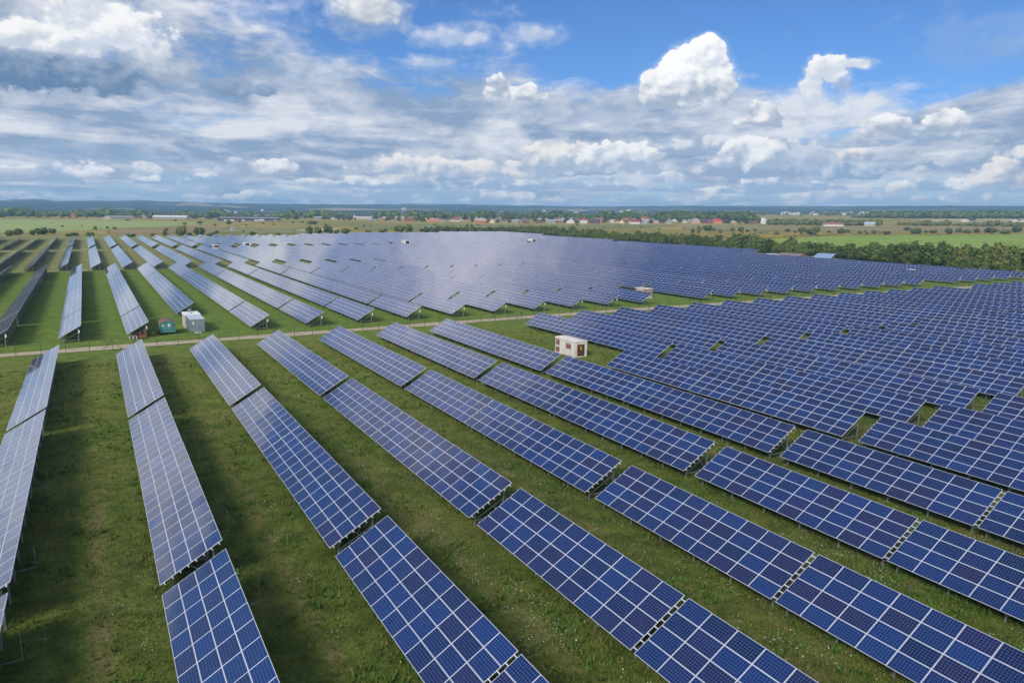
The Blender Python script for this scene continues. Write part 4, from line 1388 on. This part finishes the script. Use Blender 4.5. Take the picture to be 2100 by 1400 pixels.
# ------------------------------------------------------------------ village
VC = dict(pale=(0.40, 0.37, 0.33), white=(0.52, 0.51, 0.49), grey=(0.26, 0.26, 0.25), brick=(0.33, 0.13, 0.075), slate=(0.060, 0.072, 0.105), orange=(0.44, 0.22, 0.12), red=(0.20, 0.090, 0.075), darkred=(0.22, 0.050, 0.052),
          scarlet=(0.38, 0.040, 0.042), brown=(0.15, 0.095, 0.070), cream=(0.60, 0.47, 0.29), blue=(0.28, 0.32, 0.38), pink=(0.47, 0.27, 0.22), rust=(0.24, 0.11, 0.07), bluegrey=(0.34, 0.42, 0.50))
VM = {}
for k_, c_ in VC.items():
    VM[k_] = weathered(c_, tuple(min(.85, q * 1.22) for q in c_), .6, .85, 0, .2)
HOUSES = [
    (-149.6, 2116.7, 16.3, 5.8, 'gable', 'pale', 'orange', 'low pale house with orange roof among trees at far left edge of village'),
    (-132.4, 2075.8, 9.2, 5.7, 'gable', 'white', 'grey', 'small white gabled cottage beside the orange roofed house at far left'),
    (-25.2, 1666.8, 7.6, 8.5, 'flat', 'brick', 'brick', 'tall red brick block house among trees left of the long barn'),
    (30.7, 1594.7, 11.1, 6.5, 'gable', 'white', 'grey', 'white gable ended barn facing the pale green field'),
    (56.9, 1642.0, 42.3, 5.8, 'long', 'grey', 'grey', 'long low barn with grey roof joined behind the white gable'),
    (47.4, 2305.5, 20.1, 4.0, 'long', 'white', 'white', 'low white roofed shed behind the long grey barn'),
    (143.4, 1650.8, 65.7, 7.0, 'long', 'grey', 'white', 'long low warehouse with white roof at edge of the left field'),
    (258.0, 1417.7, 107.9, 8.1, 'factory', 'slate', 'slate', 'big flat roofed slate grey factory with long white band'),
    (395.3, 1941.2, 74.7, 7.5, 'factory', 'slate', 'slate', 'higher grey factory block rising behind the big factory'),
    (420.7, 1880.5, 19.5, 6.1, 'flat', 'grey', 'white', 'small pale flat building right of the grey factory'),
    (445.5, 1643.7, 21.8, 5.5, 'long', 'grey', 'grey', 'long house with grey green roof among trees right of the factory'),
    (454.4, 1564.3, 12.6, 5.2, 'gable', 'pale', 'brown', 'pale house with brown roof among dark trees right of factory'),
    (541.6, 1617.7, 39.9, 11.1, 'long', 'white', 'slate', 'large white walled house with steep grey roof behind a round tree'),
    (456.7, 1313.9, 19.9, 4.5, 'long', 'grey', 'grey', 'low grey roofed barn in front of the large white house'),
    (579.4, 1606.7, 17.8, 4.5, 'long', 'pale', 'brown', 'low brown roofed house right of the large white house'),
    (513.7, 1273.3, 18.0, 6.3, 'long', 'brick', 'brown', 'low brown brick house at edge of the meadow'),
    (534.8, 1218.8, 15.8, 8.8, 'gable', 'orange', 'red', 'bright orange gabled house with red roof at the meadow edge'),
    (582.2, 1280.9, 11.1, 5.6, 'long', 'pale', 'red', 'red roofed cottage beside the bright orange house'),
    (585.1, 1228.8, 19.8, 8.1, 'hip', 'pale', 'red', 'wide house with hipped red roof right of the orange house'),
    (983.6, 2137.6, 58.9, 9.3, 'long', 'red', 'red', 'long red roofed hall standing above the village trees'),
    (934.0, 1884.2, 25.0, 5.6, 'flat', 'white', 'white', 'white block house high behind the village roofs'),
    (571.5, 1099.3, 18.0, 4.9, 'flat', 'brick', 'white', 'unfinished brick house with flat top at the meadow edge'),
    (721.8, 1384.1, 14.5, 4.1, 'flat', 'white', 'white', 'white roofed house behind the unfinished brick house'),
    (599.5, 1111.6, 8.4, 7.5, 'gable', 'cream', 'red', 'narrow cream house with reddish roof right of the brick house'),
    (652.4, 1161.3, 13.2, 5.3, 'long', 'grey', 'brown', 'grey house with brown roof at the meadow edge'),
    (649.6, 1118.0, 12.0, 6.0, 'long', 'grey', 'grey', 'grey house left of the brown gabled house'),
    (636.3, 1060.8, 11.5, 8.2, 'gable', 'brown', 'grey', 'brown gabled house at the edge of the meadow'),
    (668.4, 1070.4, 10.0, 6.7, 'gable', 'brown', 'brown', 'small brown house right of the brown gabled house'),
    (894.6, 1426.7, 10.0, 5.6, 'hip', 'pale', 'red', 'small red roofed house behind the two brown houses'),
    (688.8, 1063.4, 16.8, 6.7, 'long', 'grey', 'grey', 'long grey house right of the small brown house'),
    (869.6, 1301.1, 14.5, 5.2, 'long', 'pale', 'grey', 'pale cottage behind hedges left of the white house'),
    (721.7, 1052.3, 14.3, 7.6, 'gable', 'white', 'slate', 'white house with dark roof left of the red roofed house'),
    (743.7, 1044.2, 11.8, 10.1, 'hip', 'white', 'darkred', 'white house with steep dark red roof in the village middle'),
    (1036.2, 1447.3, 16.4, 8.2, 'pyramid', 'pale', 'orange', 'large orange red pyramid roof rising above the village'),
    (741.2, 1005.3, 16.5, 7.4, 'long', 'brown', 'slate', 'long dark roofed house right of the dark red roof'),
    (944.2, 1270.6, 14.6, 5.2, 'long', 'grey', 'grey', 'grey roofed house behind the long dark roofed house'),
    (869.6, 1132.7, 9.4, 5.6, 'gable', 'grey', 'slate', 'dark gabled house left of the yellow gable'),
    (824.3, 1056.4, 10.6, 5.3, 'long', 'pale', 'brown', 'brown roofed house left of the yellow gable'),
    (807.7, 1019.9, 8.5, 6.0, 'gable', 'cream', 'brown', 'yellow cream gabled house right of the brown roof'),
    (794.3, 966.5, 16.4, 7.4, 'long', 'white', 'darkred', 'long white house with bright red roof'),
    (821.5, 975.1, 8.3, 6.7, 'gable', 'blue', 'grey', 'blue grey gabled house right of the long white house'),
    (1021.6, 1206.6, 10.3, 5.2, 'hip', 'white', 'red', 'small red and white house behind the blue gabled house'),
    (853.4, 982.0, 10.2, 5.9, 'hip', 'pink', 'grey', 'pink walled house right of the blue gabled house'),
    (848.3, 945.2, 10.7, 7.4, 'gable', 'grey', 'grey', 'grey gabled house with pale front near the right of the village'),
    (1019.6, 1119.2, 9.8, 4.9, 'gable', 'white', 'grey', 'white gabled house behind the grey gabled house'),
    (942.8, 1006.4, 10.7, 5.3, 'long', 'white', 'grey', 'low white house with grey roof left of the pink brick house'),
    (932.3, 968.1, 15.6, 8.6, 'hip', 'pink', 'grey', 'large pink brick house with grey hipped roof'),
    (947.2, 960.5, 10.4, 6.9, 'long', 'darkred', 'slate', 'dark red house with slate roof beside the pink brick house'),
    (928.9, 928.0, 6.7, 5.9, 'gable', 'red', 'slate', 'narrow bright red house left of the scarlet roof'),
    (954.2, 936.5, 14.5, 8.5, 'hip', 'orange', 'scarlet', 'orange house with large scarlet hipped roof before the forest'),
    (1039.6, 981.9, 9.1, 4.5, 'gable', 'pale', 'brown', 'small pale cottage against the dark forest edge'),
    (1010.8, 908.3, 15.4, 5.1, 'long', 'brown', 'brown', 'brown roofed barn left of the white mill'),
    (1011.6, 887.9, 6.8, 10.1, 'flat', 'white', 'white', 'white mill tower beside the long wing'),
    (1019.1, 883.9, 9.3, 6.8, 'long', 'white', 'white', 'white lower wing of the mill right of its tower'),
    (1031.4, 877.2, 18.6, 4.2, 'long', 'grey', 'white', 'long pale roofed shed right of the white mill'),
    (1022.3, 842.9, 4.1, 2.5, 'gable', 'white', 'white', 'tiny white shed at the hedge right of the mill'),
    (982.8, 726.3, 28.2, 5.9, 'long', 'white', 'rust', 'long white shed with rusty brown roof on the brown field'),
    (1041.0, 741.4, 12.3, 3.9, 'long', 'brown', 'brown', 'dark brown barn right of the rusty roofed shed'),
    (1042.0, 708.4, 14.3, 6.0, 'long', 'pale', 'bluegrey', 'pale shed with light blue metal roof by the hedge'),
    (1450.5, 821.6, 9.5, 3.8, 'hip', 'white', 'brown', 'small white cottage on the far pale field'),
    (1453.2, 789.9, 11.2, 4.7, 'flat', 'white', 'white', 'low white house beside the dark roofed house'),
    (1551.5, 833.0, 14.9, 6.9, 'gable', 'slate', 'slate', 'dark purple roofed house right of the low white house'),
    (1436.7, 692.7, 13.1, 7.0, 'gable', 'white', 'slate', 'white gabled house with dark roof at right edge'),
    (1527.7, 725.0, 8.3, 4.6, 'gable', 'white', 'brown', 'pale cottage cut by the right edge of the view'),
]


def house(x, y, wd, ht, kind, wall, roof, label):
    a = math.atan2(x, y)
    yaw = -a + rgt.uniform(-.35, .35)
    t = tag(empty('factory' if kind == 'factory' else 'house', (x, y, gz(x, y)), (0, 0, yaw)), label, 'factory' if kind == 'factory' else 'house', 'buildings of the village')
    dp = max(6.0, min(16.0, wd * .7)) if kind != 'factory' else 40.0
    eave = ht * {'flat': .93, 'factory': .94, 'gable': .52, 'long': .58, 'hip': .55, 'pyramid': .5}[kind]
    h2 = wd / 2
    g = MB()
    g.box(-h2, h2, 0, dp, -1.0, eave)
    if kind == 'gable':
        g.poly([(-h2, 0, eave), (h2, 0, eave), (0, 0, ht)])
        g.poly([(h2, dp, eave), (-h2, dp, eave), (0, dp, ht)])
    if kind == 'long':
        g.poly([(-h2, dp, eave), (-h2, 0, eave), (-h2, dp / 2, ht)])
        g.poly([(h2, 0, eave), (h2, dp, eave), (h2, dp / 2, ht)])
    g.build('wall', VM[wall], t)
    g = MB()
    e = .45
    ov = .08
    if kind in ('flat', 'factory'):
        g.box(-h2 - .2, h2 + .2, -.2, dp + .2, eave, ht)
    elif kind == 'gable':
        for s_ in (-1, 1):
            P = [(s_ * (h2 + e), -e, eave - .3 + ov), (s_ * (h2 + e), dp + e, eave - .3 + ov), (0, dp + e, ht + ov), (0, -e, ht + ov)]
            g.poly(P[::s_])
            g.poly([(p[0], p[1], p[2] - .14) for p in P[::-s_]])
            g.poly([P[0], P[3], (0, -e, ht + ov - .25), (s_ * (h2 + e), -e, eave - .55 + ov)][::s_])
    elif kind == 'long':
        for s_ in (-1, 1):
            yb = -e if s_ < 0 else dp + e
            P = [(-h2 - e, yb, eave - .3 + ov), (h2 + e, yb, eave - .3 + ov), (h2 + e, dp / 2, ht + ov), (-h2 - e, dp / 2, ht + ov)]
            g.poly(P[::-s_])
            g.poly([(p[0], p[1], p[2] - .14) for p in P[::s_]])
    else:
        rl = 0 if kind == 'pyramid' else max(0.0, wd - dp) / 2 * .8 + wd * .10
        A, B = (-rl, dp / 2, ht), (rl, dp / 2, ht)
        c = [(-h2 - e, -e, eave - .1), (h2 + e, -e, eave - .1), (h2 + e, dp + e, eave - .1), (-h2 - e, dp + e, eave - .1)]
        g.poly([c[0], c[1], B, A] if rl else [c[0], c[1], A])
        g.poly([c[1], c[2], B])
        g.poly([c[2], c[3], A, B] if rl else [c[2], c[3], A])
        g.poly([c[3], c[0], A])
        g.poly(c[::-1])
    rf = g.build('roof', VM[roof], t)
    if kind in ('gable', 'long', 'hip') and wd < 25:
        part('chimney', rf, VM['brick'], (wd * .15, wd * .15 + .7, dp * .55, dp * .55 + .7, ht * .75, ht + .7))
    k = max(1, int(min(wd, 40) / 3.6))
    if kind == 'factory':
        part('white_band', t, VM['white'], (-h2 + 2, h2 - 2, -.25, 0, ht * .70, ht * .80))
        part('gate', t, VM['blue'], (h2 * .3, h2 * .3 + 6, -.12, 0, 0, 4.2))
        k = 6
    for i in range(k):
        xx = -h2 + wd * (i + .5) / k
        part('window', t, M['glass'], (xx - .55, xx + .55, -.06, 0, eave * .38, eave * .38 + min(1.3, eave * .45)))
    return t


for hd in HOUSES:
    house(*hd)

# plainer houses tucked in behind the front row
rgh = random.Random(77)
FR = sorted((math.degrees(math.atan2(h[0], h[1])), math.hypot(h[0], h[1])) for h in HOUSES if math.degrees(math.atan2(h[0], h[1])) < 48)
for i in range(58):
    a = rgh.uniform(19.5, 46) if i < 48 else rgh.uniform(-4, 15)
    r_ = (np.interp(a, [-6, 5, 16, 22, 30, 40, 49], [1720, 1700, 1600, 1420, 1290, 1310, 1350])) + rgh.uniform(20, 330)
    a = R(a)
    house(r_ * math.sin(a), r_ * math.cos(a), rgh.uniform(8, 15), rgh.uniform(5.0, 7.6), rgh.choice(['gable', 'gable', 'hip', 'long']), rgh.choice(['pale', 'white', 'grey', 'cream', 'brick', 'pink']),
          rgh.choice(['grey', 'brown', 'slate', 'grey', 'red', 'rust']), 'small house with plain roof half hidden among trees behind the front houses')

# vans parked in front of the factory
VANL = ['white van parked at left before the slate factory', 'white lorry parked left of the factory middle', 'red van parked between white vans before the factory', 'white van parked before the factory middle', 'long white lorry parked right of the factory middle', 'white van parked near the factory gate', 'silver van at the right end of the factory yard']
for i, (dxx, cl, ln) in enumerate([(-42, 'white', 5.5), (-31, 'white', 8.5), (-21, 'red', 5.5), (-12, 'white', 5.5), (12, 'white', 9.5), (22, 'white', 6.0), (44, 'blue', 5.5)]):
    a = math.atan2(258.0, 1417.7)
    x, y = 258.0 + dxx * math.cos(a) - 14 * math.sin(a), 1417.7 - dxx * math.sin(a) - 14 * math.cos(a)
    t = tag(empty('parked_van', (x, y, gz(x, y)), (0, 0, -a)), VANL[i], 'van', 'vans parked at the factory')
    g = MB()
    g.box(-ln / 2, ln / 2 - 1.3, -1, 1, .5, 2.6)
    g.poly([(ln / 2 - 1.3, -1, .5), (ln / 2, -1, .5), (ln / 2, -1, 1.3), (ln / 2 - .7, -1, 2.2), (ln / 2 - 1.3, -1, 2.2)])
    g.poly([(ln / 2, -1, .5), (ln / 2, 1, .5), (ln / 2, 1, 1.3), (ln / 2, -1, 1.3)])
    g.poly([(ln / 2, -1, 1.3), (ln / 2, 1, 1.3), (ln / 2 - .7, 1, 2.2), (ln / 2 - .7, -1, 2.2)])
    g.poly([(ln / 2 - .7, -1, 2.2), (ln / 2 - .7, 1, 2.2), (ln / 2 - 1.3, 1, 2.2), (ln / 2 - 1.3, -1, 2.2)])
    g.build('body', VM[cl], t)
    for xx in (-ln / 2 + 1, ln / 2 - 1.2):
        g = MB(); g.bar((xx, -1.05, .38), (xx, 1.05, .38), .76, 0, None, 10); g.build('wheel', M['rubber'], t)

# trees of the village
HP = [(h[0], h[1], h[2]) for h in HOUSES]
k = 0
tries = 0
while k < 230 and tries < 6000:
    tries += 1
    a = R(rgt.uniform(-5.5, 49))
    near_r = np.interp(math.degrees(a), [-6, 5, 16, 22, 30, 40, 49], [1700, 1690, 1560, 1400, 1270, 1290, 1330])
    r_ = near_r + abs(rgt.gauss(0, 170)) - 25
    x, y = r_ * math.sin(a), r_ * math.cos(a)
    bad = False
    for hx_, hy_, hw in HP:
        ah = math.atan2(hx_, hy_)
        rh = math.hypot(hx_, hy_)
        if abs(ah - a) * rh < hw * .42 + 1.5 and r_ < rh + 8:
            bad = True
            break
    if bad:
        continue
    tree('village_tree', x, y, rgt.uniform(4.5, 10.5), rgt.uniform(1.0, 1.6), 'dark green garden tree among the houses of the village', 'tree', 'garden trees of the village')
    k += 1
print('village trees', k, tries)


# woods on the plain: masses of crowns
def wood(name, label, a0, a1, r0, r1, n, h0, h1, seed, mt, shape=None):
    rg = np.random.RandomState(seed)
    V, F = [], []
    nb = 0
    for i in range(n):
        a = math.radians(rg.uniform(a0, a1))
        r_ = rg.uniform(r0, r1)
        h_ = rg.uniform(h0, h1) * (shape(math.degrees(a)) if shape else 1)
        if h_ < 1:
            continue
        x, y = r_ * math.sin(a), r_ * math.cos(a)
        k = 46
        d = rg.normal(size=(k, 3))
        d /= np.linalg.norm(d, axis=1)[:, None]
        d[:, 2] = d[:, 2] * .9
        wv = h_ * rg.uniform(.36, .55)
        c = np.array([x, y, gz(x, y) + h_ * .52]) + d * rg.uniform(.7, 1.05, size=(k, 1)) * np.array([wv, wv, h_ * .5])
        u = rg.normal(size=(k, 3))
        u -= d * (u * d).sum(1)[:, None]
        u /= np.linalg.norm(u, axis=1)[:, None]
        v = np.cross(d, u)
        s_ = h_ * rg.uniform(.13, .24, size=(k, 1))
        V.append(np.stack([c - u * s_ - v * s_, c + u * s_ - v * s_, c + u * s_ + v * s_, c - u * s_ + v * s_], 1).reshape(-1, 3))
        F.append(np.arange(k * 4).reshape(k, 4) + nb)
        nb += k * 4
    return tag(put(name, np_mesh(name, np.concatenate(V), np.concatenate(F), mt)), label, 'woodland', kind='stuff')


wv_ = lambda s, p: (lambda a: .55 + .75 * abs(math.sin(a * s + p)) * abs(math.sin(a * s * .37 + 2 * p)))
wood('woodland', 'dark band of trees behind the left half of the village', -7, 27, 1880, 2180, 950, 9, 17, 1, M['leaf'], wv_(1.3, .4))
wood('woodland', 'dark band of trees behind the right half of the village', 23, 44, 1640, 1950, 620, 10, 17, 2, M['leaf'], wv_(1.7, 1.4))
wood('woodland', 'dark straight edged forest behind the white mill', 41.2, 48.6, 1560, 1850, 420, 14, 18, 3, M['leaf'], lambda a: min(1, (48.9 - a) * .8))
wood('woodland', 'long dark tree belt on the plain at far right', 54.6, 68, 2050, 2300, 520, 11, 17, 4, M['leaf'], lambda a: min(1, max(.3, (a - 54.2) * .5)))
wood('woodland', 'low scrub hedge around the pale shed at right', 49.0, 56.5, 1265, 1380, 230, 5, 9, 5, M['leaf2'])
wood('woodland', 'low scrub hedge along the far pale field at right', 57.6, 67, 1300, 1370, 170, 4, 8, 6, M['leaf2'], wv_(2.4, 1.0))
wood('woodland', 'distant tree lines on the plain before the hills', -7, 67, 2500, 3300, 700, 7, 13, 7, M['leaf'], wv_(1.1, 2.2))

# tiny far town under the right hand hills
g = MB()
rg = random.Random(9)
for i in range(60):
    a = R(rg.uniform(50.0, 57.5) if i < 44 else rg.uniform(8, 40))
    r_ = rg.uniform(2700, 3300) if i < 44 else rg.uniform(3400, 4400)
    x, y = r_ * math.sin(a), r_ * math.cos(a)
    z = gz(x, y)
    s_ = rg.uniform(5, 11)
    hh = rg.uniform(5, 9) if rg.random() < .93 else 13
    g.box(x - s_, x + s_, y - s_ * .6, y + s_ * .6, z - 2, z + hh, 0)
    g.poly([(x - s_ - .5, y - s_ * .6 - .5, z + hh), (x + s_ + .5, y - s_ * .6 - .5, z + hh), (x + s_, y, z + hh + 4), (x - s_, y, z + hh + 4)], rg.choice([0, 1, 2]))
    g.poly([(x + s_ + .5, y + s_ * .6 + .5, z + hh), (x - s_ - .5, y + s_ * .6 + .5, z + hh), (x - s_, y, z + hh + 4), (x + s_, y, z + hh + 4)], rg.choice([0, 1, 2]))
tag(g.build('distant_town', [VM['white'], VM['red'], VM['grey']]), 'tiny white houses of a far town under the hills', 'town', kind='stuff')

# ------------------------------------------------------------------ grass and flowers of the close block
def near_spots(rg, n, ymax=118.0, power=1.7):
    y = 10 + (ymax - 10) * rg.uniform(size=n) ** power
    lo = -0.10 * y - 3
    hi = 34.0 + 1.9 * y
    x = lo + (hi - lo) * rg.uniform(size=n)
    return x, y


def vnoise(x, y, s_, seed):
    rg = np.random.RandomState(seed)
    G = rg.uniform(size=(64, 64))
    u, v = x / s_, y / s_
    i, j = np.floor(u).astype(int), np.floor(v).astype(int)
    a, b_ = u - i, v - j
    a, b_ = a * a * (3 - 2 * a), b_ * b_ * (3 - 2 * b_)
    q = lambda p, r_: G[p % 64, r_ % 64]
    return (q(i, j) * (1 - a) + q(i + 1, j) * a) * (1 - b_) + (q(i, j + 1) * (1 - a) + q(i + 1, j + 1) * a) * b_


def tufts(name, label, n, seed, mt, hmin, hmax, keep, per=4, wide=.035):
    rg = np.random.RandomState(seed)
    x, y = near_spots(rg, n)
    kp = keep(x, y, rg)
    x, y = x[kp], y[kp]
    k = len(x)
    z = 0.003 * y
    V = np.zeros((k, per, 3, 3))
    base = np.stack([x, y, z], -1)
    hv = rg.uniform(hmin, hmax, size=k) * (.6 + .8 * vnoise(x, y, 2.3, seed + 5))
    for q in range(per):
        a = rg.uniform(0, 6.28, size=k)
        ln = rg.uniform(.25, .9, size=k) * hv
        off = np.stack([np.cos(a) * .07, np.sin(a) * .07, np.zeros(k) - .02], -1)
        wd = np.stack([-np.sin(a), np.cos(a), np.zeros(k)], -1) * (wide * rg.uniform(.6, 1.6, size=k))[:, None]
        tip = np.stack([np.cos(a) * ln, np.sin(a) * ln, hv * rg.uniform(.7, 1.1, size=k)], -1)
        V[:, q, 0] = base + off - wd
        V[:, q, 1] = base + off + wd
        V[:, q, 2] = base + tip
    V = V.reshape(-1, 3)
    F = np.arange(len(V)).reshape(-1, 3)
    return tag(put(name, np_mesh(name, V, F, mt)), label, 'grass', kind='stuff')


def blade_fn(c1, c2, c3):
    def fn(t, b):
        p = t.node('ShaderNodeNewGeometry', 'Position')
        n = t.noise(p, 0.35, 5, 0.65)
        g_ = t.node('ShaderNodeNewGeometry', 'Random Per Island')
        c = t.mix(t.ss(n, 0.35, 0.66), c1, c2)
        t.put(b.inputs['Base Color'], t.mix(t.M('MULTIPLY', g_, 0.6), c, c3))
    return fn


M['blade'] = mat('grass_blades', (0.061, 0.086, 0.019), 0.8, 0, 0.1, blade_fn((0.059, 0.089, 0.014), (0.122, 0.148, 0.026), (0.161, 0.161, 0.044)))
M['weed'] = mat('weed_leaves', (0.036, 0.073, 0.014), 0.8, 0, 0.1, blade_fn((0.036, 0.086, 0.013), (0.073, 0.142, 0.025), (0.092, 0.154, 0.032)))
M['straw'] = mat('dry_stalks', (0.148, 0.122, 0.061), 0.9, 0, 0.1, blade_fn((0.118, 0.104, 0.043), (0.185, 0.154, 0.073), (0.221, 0.185, 0.098)))
M['petal'] = mat('white_blossom', (0.52, 0.51, 0.44), 0.8)
M['ypetal'] = mat('yellow_blossom', (0.50, 0.36, 0.02), 0.8)
tufts('grass', 'short olive grass growing between the near solar rows', 150000, 1, M['blade'], .06, .20, lambda x, y, rg: rg.uniform(size=len(x)) < .95)
tufts('weeds', 'dark green weed clumps between the near solar rows', 52000, 2, M['weed'], .12, .40, lambda x, y, rg: vnoise(x, y, 2.6, 3) + .35 * vnoise(x, y, .8, 4) > .80, 5, .06)
tufts('dry_grass', 'straw coloured stalks scattered between the near solar rows', 40000, 3, M['straw'], .15, .42, lambda x, y, rg: vnoise(x, y, 4.1, 8) + .3 * vnoise(x, y, 1.0, 9) > .78, 3, .015)


def blossoms(name, label, n, seed, mt, keep, s0, s1, z0, z1):
    rg = np.random.RandomState(seed)
    x, y = near_spots(rg, n, 119.0, 1.4)
    kp = keep(x, y, rg)
    x, y = x[kp], y[kp]
    k = len(x)
    s_ = rg.uniform(s0, s1, size=k)
    z = 0.003 * y + rg.uniform(z0, z1, size=k)
    tl = rg.normal(size=(k, 2)) * .35
    V = np.zeros((k, 4, 3))
    for q, (a, b_) in enumerate(((-1, -1), (1, -1), (1, 1), (-1, 1))):
        V[:, q, 0] = x + a * s_
        V[:, q, 1] = y + b_ * s_
        V[:, q, 2] = z + s_ * (a * tl[:, 0] + b_ * tl[:, 1])
    return tag(put(name, np_mesh(name, V.reshape(-1, 3), np.arange(k * 4).reshape(k, 4), mt)), label, 'flowers', kind='stuff')


def strip(x, y):
    """0 at the low edge of a row, 1 at the low edge of the next: flowers stand in the open lane"""
    q = (x - 1.9) / 10.15
    return q - np.floor(q)


blossoms('white_flowers', 'white wildflowers in drifts along the lanes between solar rows', 400000, 4, M['petal'],
         lambda x, y, rg: (rg.uniform(size=len(x)) < np.clip((vnoise(x, y, 3.2, 15) * .6 + vnoise(x, y, .9, 16) * .5 + .10 * (x > 18) - .16 * (x < 12) - .52) * 1.3, 0, .40)) & (strip(x, y) > .38) & (strip(x, y) < .99), .010, .025, .12, .45)
blossoms('yellow_flowers', 'small yellow wildflowers in patches between the solar rows', 30000, 6, M['ypetal'],
         lambda x, y, rg: (vnoise(x, y, 2.4, 25) * .75 + vnoise(x, y, .8, 26) * .45 > .86), .012, .026, .12, .35)
# ------------------------------------------------------------------ air
hm = bpy.data.materials.new('haze_air')
hm.use_nodes = True
t = NT(hm.node_tree)
t.n.clear()
pv = t.n.new('ShaderNodeVolumePrincipled')
pv.inputs['Color'].default_value = (0.38, 0.68, 1.0, 1)
pv.inputs['Density'].default_value = 1.35e-4
mo = t.n.new('ShaderNodeOutputMaterial')
t.l.new(pv.outputs[0], mo.inputs['Volume'])
g = MB()
g.box(-9100, 9100, -9100, 9100, -60, 158)
tag(g.build('haze', hm), kind='stuff')
